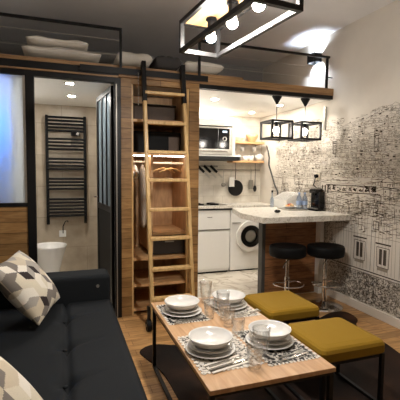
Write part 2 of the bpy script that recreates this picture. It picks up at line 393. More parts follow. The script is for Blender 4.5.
# ------------------------------------------------------------------ mural wallpaper on the right wall
def mural():
    rnd = random.Random(5); mb = MB(); xs = XR-.002
    def ln(y0, z0, y1, z1, w=.005, mi=0):
        d = Vector((y1-y0, z1-z0)); L = d.length
        if L < 1e-5: return
        nrm = Vector((-d.y, d.x))/L*w/2
        mb.add([(xs, y0+nrm.x, z0+nrm.y), (xs, y1+nrm.x, z1+nrm.y), (xs, y1-nrm.x, z1-nrm.y), (xs, y0-nrm.x, z0-nrm.y)], [(0, 1, 2, 3)], mi)
    def rect(y, z, w, h, t=.004, mi=0):
        j = lambda: rnd.uniform(-.005, .005)
        p = [(y+j(), z+j()), (y+w+j(), z+j()), (y+w+j(), z+h+j()), (y+j(), z+h+j())]
        for a, b in zip(p, p[1:]+p[:1]): ln(*a, *b, t, mi)
    def fill(y, z, w, h, mi=0): ln(y, z+h/2, y+w, z+h/2, h, mi)
    def house(y, z, w, h, t=.004, mi=0):
        rect(y, z, w, h, t, mi)
        if rnd.random() < .5:
            ln(y-.01, z+h, y+w/2, z+h+w*.3, t, mi); ln(y+w/2, z+h+w*.3, y+w+.01, z+h, t, mi)
        else:
            ln(y-.01, z+h, y+.01, z+h+.02, t, mi); ln(y+.01, z+h+.02, y+w-.01, z+h+.02, t, mi); ln(y+w-.01, z+h+.02, y+w+.01, z+h, t, mi)
        n = max(1, int(w/.03)); m = max(1, int(h/.045))
        for i in range(n):
            for q in range(m):
                if rnd.random() < .75: fill(y+(i+.3)*w/n, z+(q+.3)*h/m, .28*w/n, .36*h/m, mi if rnd.random() < .6 else 1)
    def top(y):
        base = 2.0 + .022*math.sin(y*5.1)+.018*math.sin(y*13)
        if y < 3.0: base += (3.0-y)*.12
        if y > 4.1: base -= (y-4.1)*.16
        return base
    Y0, Y1 = 1.9, 4.86
    z = 2.3
    while z > 1.34:                                # dense rooftops up to the skyline
        y = Y0+rnd.uniform(0, .05)
        while y < Y1:
            w = rnd.uniform(.04, .11); hgt = rnd.uniform(.018, .04)
            if z+hgt < top(y) and rnd.random() < .8:
                house(y, z+rnd.uniform(-.012, .012), w, hgt, rnd.uniform(.002, .0032), 2 if rnd.random() < .5 else 1)
            y += w*rnd.uniform(.7, 1.05)
        z -= rnd.uniform(.036, .046)
    for i in range(1350):                          # loose sketch strokes among the roofs
        y = rnd.uniform(Y0, Y1); zz = rnd.uniform(1.30, 2.3)
        if zz < top(y)+.012:
            a = rnd.choice((0, 0, 0, .1, -.1, .15, .4, -.3)); L = rnd.uniform(.015, .07)
            ln(y, zz, y+L*math.cos(a), zz+L*math.sin(a), rnd.uniform(.0025, .0045), 2 if rnd.random() < .5 else 1)
    for i in range(110):                           # darker gables
        y = rnd.uniform(Y0, Y1); zz = rnd.uniform(1.36, 2.1)
        if zz < top(y)-.02: fill(y, zz, rnd.uniform(.015, .04), rnd.uniform(.008, .016), 0)
    for y, h_ in ((3.0, .15), (3.62, .12), (2.6, .14), (4.2, .1)):   # towers
        rect(y, 1.62, .045, h_, .006); rect(y-.008, 1.62+h_, .06, .02, .006)
    for i in range(9):                             # row of dark trees and arches
        y = 3.02+.085*i; big = i in (0, 1, 7, 8)
        ln(y-.02, 1.275, y+.07, 1.275, .006); rect(y-.02, 1.205, .085, .06, .004, 1)
        for q in range(14 if big else 6): ln(y+rnd.uniform(-.02, .05), 1.235+rnd.uniform(-.02, .045 if big else .02), y+rnd.uniform(-.02, .05), 1.235+rnd.uniform(-.02, .045 if big else .02), .008)
    ln(2.95, 1.20, 3.82, 1.195, .006); ln(2.95, 1.29, 3.82, 1.295, .004, 1)
    for y0 in (3.72, 3.77, 3.82): fill(y0, 1.18, .022, .085, 0)
    z = 1.33
    while z > .98:                                 # larger, paler houses
        y = Y0
        while y < Y1:
            w = rnd.uniform(.06, .16); hgt = rnd.uniform(.05, .10)
            if not (2.95 < y < 3.85 and 1.18 < z < 1.34) and rnd.random() < .8: house(y, z-hgt+rnd.uniform(-.02, .02), w, hgt, .0038, 1 if rnd.random() < .6 else 0)
            if rnd.random() < .7: ln(y, z, y+w*1.4, z-rnd.uniform(-.03, .04), .0045, rnd.choice((0, 1)))
            y += w*.9
        z -= .07
    for i in range(700):
        y = rnd.uniform(Y0, Y1); zz = rnd.uniform(.98, 1.18); a = rnd.choice((0, .2, -.2, 1.57)); L = rnd.uniform(.015, .06)
        ln(y, zz, y+L*math.cos(a), zz+L*math.sin(a), .004, 0 if rnd.random() < .4 else 1)
    y = Y0
    while y < 4.0:                                 # tall facades with vertical lines
        ln(y, .44, y+rnd.uniform(-.01, .01), 1.0+rnd.uniform(-.08, .04), .0038, 1 if rnd.random() < .7 else 0); y += rnd.uniform(.03, .06)
    for zz in (.98, .9, .78): ln(Y0, zz, 3.95, zz+.01, .004, 1)
    def win(y, z, w, h):
        rect(y-.03, z-.03, w+.06, h+.05, .006); ln(y-.05, z+h+.05, y+w+.05, z+h+.05, .014)
        fill(y, z, w*.42, h); fill(y+w*.58, z, w*.42, h); fill(y-.02, z-.06, w+.04, .03, 1)
    for y in (2.16, 2.48, 2.84, 3.15): win(y, .55 if y > 3 else .53, .09, .15)
    for y in (2.3, 2.95, 3.5): rect(y, .86, .07, .08, .006)
    for i in range(420):
        y = rnd.uniform(Y0, 3.9); zz = rnd.uniform(.80, 1.02); a = rnd.choice((0, .25, -.25, 1.57, 1.4)); L = rnd.uniform(.02, .09)
        ln(y, zz, y+L*math.cos(a), zz+L*math.sin(a), rnd.uniform(.003, .006), rnd.choice((0, 2, 2, 1)))
    ln(Y0, .425, 3.62, .425, .01); ln(Y0, .40, 3.62, .398, .005)
    for i in range(3900):                          # scribbled greenery along the bottom
        y = rnd.uniform(Y0, 3.85); hi = .385 if y < 3.45 else .385+min(.5, (y-3.45)*2.2)
        zz = .09+(hi-.09)*rnd.random()
        a = rnd.uniform(0, PI); L = rnd.uniform(.012, .036)
        ln(y, zz, y+L*math.cos(a), zz+L*math.sin(a), rnd.uniform(.003, .007), rnd.choice((0, 2, 2, 1)))
    for y in (2.35, 2.95): rect(y, .22, .1, .16, .005)
    o = mb.build('mural', [M['ink'], M['ink_light'], M['ink_mid']])
    tag(o, 'black ink line mural of stacked city rooftops drawn across the cream wall', 'mural')
mural()

# ------------------------------------------------------------------ built-in wardrobe behind the ladder
wd = thing('wardrobe', 'open oak built-in wardrobe with shelves, between bathroom door and kitchen', 'wardrobe', (.9, 4.0, 0))
MB().box(.522, .622, YF, YF+.05, 0, 2.268).build('stile', M['facade'], wd, .003)
MB().box(1.19, 1.295, YF, YF+.05, 0, 2.268).build('stile', M['facade'], wd, .003)
MB().box(.622, 1.19, YF, YF+.05, 2.215, 2.268).build('header', M['facade'], wd, .003)
MB().box(.60, .622, YF+.05, 4.36, 0, 2.23).build('side_panel', M['cabinet_in'], wd)
MB().box(1.19, 1.212, YF+.05, 4.36, 0, 2.23).build('side_panel', M['cabinet_in'], wd)
MB().box(.622, 1.19, 4.34, 4.36, 0, 2.23).build('back_panel', M['cabinet_in'], wd)
MB().box(.622, .64, YF+.02, YF+.05, 0, 2.215).build('edge_strip', M['ladder'], wd)
MB().box(1.172, 1.19, YF+.02, YF+.05, 0, 2.215).build('edge_strip', M['ladder'], wd)
MB().box(.815, .84, YF+.06, 4.34, .60, 1.56).build('divider', M['cabinet_in'], wd)
for z in (1.875, 1.56, .53, .27, .03): MB().box(.622, 1.19, YF+.03, 4.34, z, z+.025).build('shelf', M['shelfwood'], wd)
MB().box(.84, 1.19, YF+.05, 4.34, .77, .795).build('shelf', M['shelfwood'], wd)
gap_panel = MB().box(.85, 1.18, YF+.09, YF+.11, .57, .74).build('drawer', M['gap_and_lid_dark'], wd)  # no real drawer: dark panel paints the shade of an open gap
MB().box(.97, 1.06, YF+.078, YF+.09, .69, .70).build('gap_panel_pull', M['grey_metal'], gap_panel)
MB().tube([(.622, 3.92, 1.50), (.815, 3.92, 1.50)], .011).build('hanging_rod', M['cream'], wd)
MB().box(.63, .81, 3.775, 3.79, 1.553, 1.559).build('led_strip', M['wardled'], wd)
MB().box(.86, 1.17, 3.80, 3.815, 1.553, 1.559).build('led_strip', M['wardled'], wd)
MB().tube([(.84, 3.92, 1.49), (1.19, 3.92, 1.49)], .011).build('hanging_rod', M['cream'], wd)
# things in the wardrobe
t = thing('storage_box', 'black box standing on the wardrobe shelf behind the ladder rungs', 'box', (.96, 4.0, 1.585))
MB().box(.65, 1.15, 3.86, 4.2, 1.586, 1.80).build('body', M['black_matte'], t, .008)
MB().box(1.02, 1.13, 3.852, 3.86, 1.61, 1.75).build('front_label', M['cabinet_dark'], t)
t = thing('fabric_bin', 'brown fabric bin on the topmost wardrobe shelf', 'bin', (.92, 4.1, 1.90))
MB().box(.70, 1.14, 4.05, 4.32, 1.902, 2.08).build('body', M['cabinet_dark'], t, .01)
MB().box(.69, 1.15, 4.04, 4.33, 2.08, 2.10).build('lid', M['gap_and_lid_dark'], t, .004)
def garment(x, lab, mat, ztop, zbot, wid, nm):
    t = thing(nm, lab, 'clothes', (x, 3.92, 1.5))
    m = MB(); ring = []
    prof = [(ztop, .25), (ztop-.05, .75), (ztop-.12, .95), ((ztop+zbot)/2, 1.0), (zbot+.05, .98), (zbot, .7)]
    n = 14; v = []
    for z, k in prof:
        for i in range(n):
            a = 2*PI*i/n; r = 1+.12*math.sin(3*a+z*9)
            v.append((x+(.04 if nm == 'hanging_shirt' else .03)*k*r*math.cos(a), 3.92+wid*k*r*math.sin(a), z))
    f = [(i*n+k, i*n+(k+1) % n, (i+1)*n+(k+1) % n, (i+1)*n+k) for i in range(len(prof)-1) for k in range(n)]
    f += [tuple(range(n)), tuple(range((len(prof)-1)*n, len(prof)*n))]
    m.add(v, f).build('cloth', mat, t, smooth=True)
    MB().tube([(x, 3.92, ztop-.01), (x, 3.92, 1.475), (x, 3.935, 1.513), (x, 3.92, 1.525), (x, 3.905, 1.50)], .0035, 6).build('hook', M['chrome'], t)
garment(.688, 'white garment hanging at the outer end of the wardrobe rod', M['porcelain'], 1.47, 1.33, .13, 'hanging_shirt')
garment(.765, 'long grey garment hanging beside the white one in wardrobe', M['pale_cloth'], 1.47, .84, .13, 'hanging_dress')
def hanger(x, y, rz, lab):
    t = thing('clothes_hanger', lab, 'hanger', (x, y, 1.49), 'wooden hangers in the wardrobe', rz)
    # built about the origin of the empty
    q = MB().tube([(x-.15, y, 1.395), (x-.07, y, 1.425), (x, y, 1.437), (x+.07, y, 1.425), (x+.15, y, 1.395)], .009, 8)
    q.build('shoulder', M['ladder'], t, smooth=True)
    MB().tube([(x, y, 1.437), (x, y, 1.47), (x, y+.016, 1.49), (x, y, 1.507), (x, y-.014, 1.495)], .003, 6).build('hook', M['chrome'], t)
    return t
h0 = hanger(.985, 3.92, .45, 'empty wooden hanger in front on the inner wardrobe rod')
dup(h0, (1.065, 3.92, 1.49), 'empty wooden hanger turned behind the front one on the rod', rz=.45)

# ------------------------------------------------------------------ ladder and its track
tr_ = thing('ladder_track', 'flat black steel track on the oak beam that the ladder hangs from', 'track', (.76, YF-.05, 2.31))
MB().box(.16, 1.364, YF-.052, YF-.044, 2.285, 2.34).build('bar', M['black'], tr_)
for x in (.22, .6, .98, 1.32): MB().tube([(x, YF-.044, 2.312), (x, YF-.02, 2.312)], .012, 10).build('standoff', M['black'], tr_)
LT, LB = Vector((0, YF-.085, 2.405)), Vector((0, 3.30, .05))
def lad(x, s, dy=0): p = LT.lerp(LB, s); return Vector((x, p.y+dy, p.z))
la = thing('ladder', 'beech loft ladder leaning on the wardrobe with black hooks and wheels', 'ladder', (.91, 3.3, 0))
XLA, XRA = (.715, .735), (1.09, 1.115)
for a, b in (XLA, XRA):
    def rx(s): return a+(b-a)*s
    MB().bar(lad(rx(.13), .13), lad(rx(.985), .985), .032, .052, (0, 1, 0)).build('rail', M['ladder'], la, .006)
    hk = MB().bar(lad(rx(0), 0), lad(rx(.155), .155), .038, .058, (0, 1, 0))
    hk.box(a-.017, a+.017, YF-.08, YF-.03, 2.355, 2.39)
    hk.tube([(a-.012, YF-.058, 2.36), (a+.012, YF-.058, 2.36)], .02, 14)
    hk.build('hook', M['black'], la, .003)
    wx = b-.035 if b < .9 else b+.035
    br = MB().bar(lad(wx, .93), Vector((wx, 3.31, .05)), .016, .06, (0, 1, 0)).build('wheel_bracket', M['black'], la)
    MB().tube([(wx-.02, 3.30, .052), (wx+.02, 3.30, .052)], .052, 20).build('wheel', M['black_matte'], br)
    MB().tube([(wx-.023, 3.30, .052), (wx+.023, 3.30, .052)], .014, 12).build('wheel_hub', M['grey_metal'], br)
for z in (2.12, 1.845, 1.58, 1.325, 1.06, .80, .53, .27):
    s = (2.405-z)/2.355
    MB().bar(lad(.715+.02*s, s), lad(1.09+.025*s, s), .075, .028, (0, 0, 1)).build('rung', M['ladder'], la, .005)
o = MB()
for k in range(11): o.tube([(.672, 3.635, 2.30-.027*k), (.672, 3.635, 2.281-.027*k)], .004, 6)
o.tube([(.672, 3.635, 2.30), (.672, YF-.053, 2.31)], .0025, 6)
tag(o.build('chain', M['steel']), 'short steel bead chain hanging from the track left of the ladder', 'chain')

# ------------------------------------------------------------------ loft: railings, bedding, wall lamp
def railing(x0, x1, label, posts, ztop, wires, standoff=None):
    t = thing('loft_railing', label, 'railing', (posts[0], YF+.01, ZD), 'loft railings')
    MB().box(x0, x1, YF, YF+.022, ztop-.022, ztop).build('top_rail', M['black'], t)
    for x in posts: MB().box(x-.011, x+.011, YF, YF+.022, ZD, ztop-.022).build('post', M['black'], t)
    for z in wires: MB().tube([(x0, YF+.011, z), (x1, YF+.011, z)], .0025, 6).build('wire', M['steel'], t)
    return t
railing(XL, .535, 'black loft railing over the bathroom, in front of folded white duvet', [.524, -.9], 2.71, [2.60, 2.47])
railing(1.283, 2.83, 'black loft railing over the kitchen, ending near the wall lamp', [1.294, 2.80], 2.70, [2.565, 2.45])
MB_ = MB().tube([(2.80, YF+.011, 2.47), (XR, YF+.011, 2.47)], .006)
tag(MB_.build('railing_bracket', M['black']), 'small black bracket fixing the kitchen railing to cream wall', 'bracket')
def softbox(name, x0, x1, y0, y1, z0, z1, mat, label, cat, r=.04, seed=1, amp=.012, group=None):
    rnd = random.Random(seed); bm = bmesh.new()
    bmesh.ops.create_grid(bm, x_segments=14, y_segments=10, size=.5)
    v = []; f = []
    nx, ny = 14, 10
    ph = [rnd.uniform(0, 6) for _ in range(4)]
    bm.free()
    for side in (1, 0):
        for j in range(ny+1):
            for i in range(nx+1):
                u, w_ = i/nx*2-1, j/ny*2-1
                e = (1-abs(u)**6)*(1-abs(w_)**6); e = max(0, e)**.35
                zm = (z0+z1)/2
                bump = amp*(math.sin(u*5+ph[0])*math.cos(w_*4+ph[1])+.5*math.sin(u*11+ph[2]+w_*7))*e
                z = zm+(z1-zm)*e+bump if side else zm-(zm-z0)*e
                ins = .0
                v.append((x0+(x1-x0)*(u+1)/2, y0+(y1-y0)*(w_+1)/2, z))
    N = (nx+1)*(ny+1)
    for s_ in (0, 1):
        for j in range(ny):
            for i in range(nx):
                a = s_*N+j*(nx+1)+i; q = (a, a+1, a+nx+2, a+nx+1); f.append(q if s_ == 0 else q[::-1])
    o = MB().add(v, f).build(name, mat, None, smooth=True, sub=1, at=((x0+x1)/2, (y0+y1)/2, z0))
    return tag(o, label, cat, group)
tag(MB().box(XL+.02, 1.80, YF+.066, YF+.086, ZD+.001, 2.392).build('bed_board', M['beam'], at=(.4, YF+.07, ZD), bevel=.003), 'long oak board edging the loft mattress on the deck', 'board')
softbox('mattress', XL+.02, 1.78, YF+.10, 5.0, ZD+.002, 2.44, M['linen'], 'white covered mattress lying on the loft deck', 'mattress', seed=2, amp=.006)
softbox('duvet', -.34, .38, 3.80, 4.35, 2.455, 2.52, M['linen'], 'folded white duvet, lower of the pair on the loft mattress', 'duvet', seed=3)
softbox('duvet', -.30, .26, 3.80, 4.35, 2.54, 2.60, M['linen'], 'folded white duvet, upper of the pair on the loft mattress', 'duvet', seed=8)
softbox('pillow', .50, .86, 3.82, 4.2, 2.44, 2.555, M['linen'], 'white pillow beside the folded duvets on the loft', 'pillow', seed=4)
softbox('pillow', .88, 1.16, 3.84, 4.2, 2.44, 2.56, M['linen_dark'], 'charcoal pillow between two white ones on the loft', 'pillow', seed=5)
softbox('pillow', 1.18, 1.62, 3.82, 4.25, 2.44, 2.54, M['linen'], 'wide white pillow at kitchen end of the loft mattress', 'pillow', seed=6)
sc = thing('wall_lamp', 'black box wall lamp throwing light up and down above the loft railing', 'lamp', (2.86, 4.0, 2.73))
q = MB()
for b in ((2.768, 2.774, 3.92, 4.06), (2.866, 2.874, 3.92, 4.06), (2.774, 2.866, 3.92, 3.926), (2.774, 2.866, 4.054, 4.06)): q.box(*b, 2.695, 2.80)
q.build('housing', M['black_matte'], sc)
MB().box(2.79, 2.84, 3.965, 4.015, 2.735, 2.736).box(2.79, 2.84, 3.965, 4.015, 2.759, 2.76).build('bulb', M['sconcelight'], sc)
MB().box(2.774, 2.866, 3.926, 4.054, 2.742, 2.754).build('divider', M['black_matte'], sc)

# ------------------------------------------------------------------ bathroom things
ra = thing('towel_radiator', 'tall black ladder towel radiator on the beige stone bathroom wall', 'radiator', (.06, 5.3, .72))
for x in (-.175, .28): MB().box(x-.018, x+.018, 5.255, 5.29, .72, 2.095).build('upright', M['black_matte'], ra, .006)
groups = [(2.07, 5), (1.80, 4), (1.55, 4), (1.30, 4), (1.04, 6)]
for z0, n in groups:
    for k in range(n): MB().tube([(-.175, 5.262, z0-.042*k), (.05, 5.248, z0-.042*k), (.28, 5.262, z0-.042*k)], .0145, 8).build('bar', M['black_matte'], ra)
for x in (-.175, .28):
    for z in (.85, 2.0): MB().tube([(x, 5.29, z), (x, YB, z)], .01).build('wall_mount', M['black_matte'], ra)
ct = MB().box(.11, .22, 5.225, 5.25, 1.84, 1.90).build('control_box', M['black_gloss'], ra, .006)
MB().tube([(.19, 5.225, 1.87), (.19, 5.215, 1.87)], .016, 14).build('dial', M['grey_metal'], ct)
t = thing('wall_socket', 'white wall socket under the towel radiator with its cable', 'socket', (.0, YB, .59))
MB().box(-.05, .035, YB-.014, YB, .54, .625).build('plate', M['kwhite'], t, .004)
MB().tube([(.0, YB-.03, .59), (.0, YB-.03, .68), (.03, YB-.05, .75), (.06, 5.27, .76), (.06, 5.27, .74)], .006).build('cable', M['black_matte'], t)
bs = thing('basin', 'white conical basin standing in the bathroom below the radiator', 'basin', (-.15, 4.75, 0))
MB().lathe([(.0, 0), (.085, 0), (.09, .1), (.11, .26), (.15, .42), (.185, .53), (.19, .548), (.178, .55), (.165, .53), (.13, .44), (.0, .40)], (-.15, 4.75, 0), 36, sx=1, sy=1.1).build('bowl', M['porcelain'], bs, smooth=True)
MB().lathe([(.0, .402), (.022, .404), (.022, .408), (0, .409)], (-.15, 4.75, 0), 16).build('drain', M['chrome'], bs)

# ------------------------------------------------------------------ kitchen
co = thing('kitchen_worktop', 'white kitchen worktop above the fridge and washing machine', 'worktop', (2.1, 5.1, .90))
MB().box(1.312, XR, 4.92, YB, .905, .945).build('slab', M['marble_top'], co, .004)
MB().box(1.312, XR, 4.945, 4.96, .885, .905).build('front_strip', M['black_matte'], co)
fr_ = thing('fridge', 'white under-counter fridge with a drawer front, left of washing machine', 'fridge', (1.9, 5.15, 0))
MB().box(1.60, 2.195, 4.985, YB-.02, .02, .88).build('body', M['appliance'], fr_, .006)
a = MB().box(1.60, 2.195, 4.955, 4.983, .60, .88).build('drawer', M['appliance'], fr_, .006)
MB().box(1.60, 2.195, 4.948, 4.956, .605, .618).build('grip', M['grey_metal'], a)
MB().box(1.86, 1.93, 4.952, 4.956, .78, .79).build('badge', M['grey_metal'], a)
MB().box(1.60, 2.195, 4.955, 4.983, .06, .592).build('door', M['appliance'], fr_, .006)
MB().box(1.61, 2.185, 4.99, 5.02, 0, .06).build('plinth', M['black_matte'], fr_)
ws = thing('washing_machine', 'white front-loading washing machine behind the bar end', 'washing machine', (2.5, 5.15, 0))
MB().box(2.21, 2.80, 4.965, YB-.02, .02, .88).build('body', M['appliance'], ws, .008)
MB().box(2.215, 2.795, 4.958, 4.967, .76, .87).build('control_panel', M['appliance'], ws, .003)
MB().box(2.235, 2.36, 4.953, 4.96, .69, .70).build('drawer_handle', M['grey_metal'], ws)
MB().tube([(2.33, 4.945, .82), (2.33, 4.96, .82)], .025, 18).build('dial', M['chrome'], ws)
def ring(cx, cz, r0, r1, y0, y1, n=40):
    m = MB(); v = []
    for r, y in ((r0, y1), (r0, y0), (r1, y0), (r1, y1)):
        for k in range(n): v.append((cx+r*math.cos(2*PI*k/n), y, cz+r*math.sin(2*PI*k/n)))
    f = [(i*n+k, i*n+(k+1) % n, ((i+1) % 4)*n+(k+1) % n, ((i+1) % 4)*n+k) for i in range(4) for k in range(n)]
    return m.add(v, f)
dd = ring(2.515, .50, .155, .22, 4.935, 4.966).build('door', M['appliance'], ws, .006)
ring(2.515, .50, .09, .155, 4.928, 4.95).build('door_rim', M['black_gloss'], dd)
q = MB(); n = 30
q.tube([(2.515, 4.962, .50), (2.515, 4.94, .50), (2.515, 4.925, .50)], [.091, .085, .05], n); q.build('porthole', M['grey_metal'], dd, smooth=True)
MB().box(2.22, 2.79, 4.985, 5.02, 0, .02).build('feet_plinth', M['black_matte'], ws)
ho = thing('hob', 'black hob with two plates set in worktop under the microwave', 'hob', (1.85, 5.12, .945))
MB().box(1.66, 2.16, 4.97, 5.28, .945, .952).build('plate', M['black_gloss'], ho, .003)
for x, y in ((1.78, 5.06), (2.0, 5.06), (1.78, 5.2), (2.0, 5.2)):
    MB().lathe([(0, 0), (.062, 0), (.062, .012), (.03, .016), (0, .016)], (x, y, .952), 20).build('burner', M['black_matte'], ho)
# microwave, its cabinet and hood
cb = thing('wall_cabinet', 'white kitchen wall cabinet holding the microwave, light strip on top', 'cabinet', (1.8, 5.2, 1.63))
MB().box(1.312, 2.285, 5.02, YB, 2.04, 2.13).build('top_panel', M['kwhite'], cb, .003)
MB().box(2.245, 2.285, 5.02, YB, 1.64, 2.04).build('side_panel', M['kwhite'], cb)
MB().box(1.312, 2.285, 5.02, YB, 1.62, 1.64).build('bottom_panel', M['kwhite'], cb)
MB().box(1.36, 2.24, 5.2, 5.214, 2.13, 2.14).build('light_strip', M['cove'], cb)
mw = thing('microwave', 'stainless steel microwave with black glass door above the hood', 'microwave', (1.9, 5.1, 1.64))
MB().box(1.56, 2.235, 5.03, YB-.02, 1.642, 2.02).build('body', M['steel'], mw, .004)
a = MB().box(1.56, 2.235, 5.005, 5.03, 1.642, 2.02).build('face', M['steel'], mw, .004)
MB().box(1.60, 2.02, 4.997, 5.006, 1.72, 2.0).build('door', M['black_gloss'], mw, .003)
b = MB().box(2.024, 2.19, 4.997, 5.006, 1.72, 2.0).build('control_panel', M['black_gloss'], mw, .003)
MB().box(2.085, 2.15, 4.994, 4.998, 1.945, 1.97).build('display', M['display'], b)
ring(2.115, 1.86, .02, .03, 4.985, 4.998, 20).build('dial', M['steel'], b)
MB().tube([(1.66, 4.97, 1.69), (2.15, 4.97, 1.69)], .009).tube([(1.70, 4.97, 1.69), (1.70, 5.006, 1.69)], .006).tube([(2.11, 4.97, 1.69), (2.11, 5.006, 1.69)], .006).build('handle', M['chrome'], mw)
hd = thing('range_hood', 'slim dark range hood sticking out below the microwave', 'hood', (1.9, 5.0, 1.56))
MB().prism([(1.50, 5.30), (2.33, 5.30), (2.33, 4.93), (2.28, 4.88), (1.50, 4.88)], 1.565, 1.615).build('body', M['black'], hd, .004)
MB().box(1.50, 2.28, 4.872, 4.88, 1.57, 1.605).build('visor', M['lamp_steel'], hd)
# back-wall shelves with crockery
def wshelf(z, label):
    t = thing('wall_shelf', label, 'shelf', (2.65, 5.28, z), 'kitchen wall shelves')
    MB().box(2.31, XR-.05, 5.16, YB, z-.03, z).build('board', M['shelfwood'], t, .003)
    for x in (2.45, 2.78): MB().tube([(x, YB-.006, z-.03), (x, YB-.006, z-.12), (x, YB-.004, z-.12)], .005).build('bracket', M['grey_metal'], t)
wshelf(1.85, 'upper pine shelf on the kitchen back wall, holding two bowls')
wshelf(1.575, 'lower pine shelf on the kitchen back wall, holding cups')
def bowlshape(x, y, z, r, h, mat, name, label, cat, group=None):
    t = thing(name, label, cat, (x, y, z), group)
    MB().lathe([(0, 0), (r*.45, 0), (r*.5, h*.08), (r*.9, h*.6), (r, h), (r*.95, h), (r*.85, h*.62), (r*.4, h*.14), (0, h*.12)], (x, y, z), 28).build('body', mat, t, smooth=True)
    return t
bowlshape(2.44, 5.25, 1.85, .085, .09, M['cream'], 'bowl', 'beige bowl at microwave end of the upper kitchen shelf', 'bowl')
bowlshape(2.66, 5.24, 1.85, .09, .11, M['tan'], 'bowl', 'tall tan bowl near the wall end of upper kitchen shelf', 'bowl')
def cup(x, y, z, r, h, label, rz=0):
    t = thing('cup', label, 'cup', (x, y, z), 'cups on the lower kitchen shelf', rz)
    MB().lathe([(0, 0), (r*.8, 0), (r, h*.15), (r, h), (r*.9, h), (r*.88, h*.12), (0, h*.1)], (x, y, z), 22).build('body', M['porcelain'], t, smooth=True)
    MB().tube([(x+r*.95, y, z+h*.8), (x+r*1.6, y, z+h*.75), (x+r*1.65, y, z+h*.35), (x+r*.95, y, z+h*.2)], .005, 6).build('handle', M['porcelain'], t)
    return t
cup(2.43, 5.25, 1.575, .045, .085, 'white cup nearest the microwave on the lower shelf')
cup(2.555, 5.23, 1.575, .042, .07, 'white cup second from the microwave on the lower shelf', 2)
cup(2.645, 5.24, 1.575, .042, .075, 'white cup third from the microwave on the lower shelf', 1)
tp = thing('teapot', 'white teapot at the wall end of the lower kitchen shelf', 'teapot', (2.78, 5.25, 1.575))
MB().lathe([(0, 0), (.045, 0), (.065, .03), (.062, .07), (.035, .1), (0, .105)], (2.795, 5.25, 1.575), 24).build('body', M['porcelain'], tp, smooth=True)
MB().sphere((2.795, 5.25, 1.688), .012, 10).build('lid_knob', M['porcelain'], tp)
MB().tube([(2.745, 5.25, 1.61), (2.725, 5.25, 1.63), (2.72, 5.25, 1.665)], [.014, .011, .008]).build('spout', M['porcelain'], tp)
for x, lab in ((2.51, 'white mug hanging under the upper shelf, nearest microwave'), (2.70, 'white ladle-shaped mug hanging under the upper shelf near wall')):
    t = thing('hanging_mug', lab, 'mug', (x, 5.25, 1.70), 'mugs hanging under the upper shelf')
    MB().lathe([(0, 0), (.026, 0), (.03, .06), (.026, .06), (.024, .006), (0, .006)], (x, 5.25, 1.715), 18).build('body', M['porcelain'], t, smooth=True)
    MB().tube([(x+.028, 5.25, 1.73), (x+.045, 5.25, 1.745), (x+.028, 5.25, 1.765)], .004, 6).tube([(x+.04, 5.25, 1.755), (x+.04, 5.25, 1.82)], .003, 6).build('handle', M['steel'], t)
# knife strip and utensils
ks = tag(MB().box(1.62, 2.16, YB-.018, YB, 1.475, 1.50).build('magnetic_strip', M['grey_metal'], at=(1.9, YB, 1.48)), 'steel magnetic strip holding the row of slanted knives', 'knife rack')
for i, x in enumerate((1.90, 2.0, 2.10)):
    lab = ('black-handled knife nearest the oak post on the magnetic strip', 'black-handled knife in the middle of the magnetic strip', 'black-handled knife nearest the hanging pan on magnetic strip')[i]
    t = thing('knife', lab, 'knife', (x, YB-.025, 1.48), 'knives on the magnetic strip')
    A, B_, C_ = Vector((x-.06, YB-.024, 1.495)), Vector((x+.045, YB-.024, 1.40)), Vector((x+.13, YB-.024, 1.322))
    MB().bar(A, B_, .014, .036, (1, 0, 1)).build('handle', M['black_matte'], t, .003)
    MB().bar(B_, C_, .002, .026, (1, 0, 1)).build('blade', M['steel'], t)
ur = thing('utensil_rail', 'thin steel rail on the splashback that the pan hangs from', 'rail', (2.45, YB, 1.44))
MB().tube([(2.14, YB-.04, 1.44), (2.84, YB-.04, 1.44)], .007).build('bar', M['grey_metal'], ur)
for x in (2.2, 2.78): MB().tube([(x, YB-.04, 1.44), (x, YB, 1.44)], .006).build('mount', M['grey_metal'], ur)
def utensil(x, name, label, cat, head, zb, mat, headmat, yy=.047):
    t = thing(name, label, cat, (x, YB-yy, zb))
    MB().tube([(x, YB-.04, 1.455), (x, YB-.052, 1.445), (x, YB-.05, 1.42), (x, YB-yy, zb+.08)], .005, 6).build('handle', mat, t)
    head(x, zb).build('head', headmat, t, smooth=False)
    return t
utensil(2.24, 'ladle', 'steel ladle hanging nearest the knives on the rail', 'ladle', lambda x, z: MB().sphere((x, YB-.055, z+.05), .04, 14, sc=(1, .7, .8)), 1.17, M['steel'], M['grey_metal'])
utensil(2.36, 'grater', 'white grater hanging in front of the black pan', 'grater', lambda x, z: MB().box(x-.04, x+.04, YB-.085, YB-.06, z-.01, z+.13), 1.2, M['steel'], M['kwhite'])
def panhead(x, z):
    return MB().tube([(x, YB-.058, z-.05), (x, YB-.03, z-.05), (x, YB-.02, z-.05)], [.12, .115, .10], 30)
utensil(2.435, 'frying_pan', 'round black frying pan hanging from the kitchen utensil rail', 'pan', panhead, 1.22, M['pan'], M['pan'], .04)
utensil(2.69, 'spatula', 'grey spatula hanging on the rail right of the frying pan', 'spatula', lambda x, z: MB().box(x-.035, x+.035, YB-.05, YB-.044, z-.05, z+.09), 1.2, M['grey_metal'], M['grey_metal'])
utensil(2.76, 'spoon', 'dark serving spoon hanging at the wall end of the rail', 'spoon', lambda x, z: MB().sphere((x, YB-.045, z+.03), .03, 12, sc=(1, .4, 1.7)), 1.13, M['pan'], M['pan'])

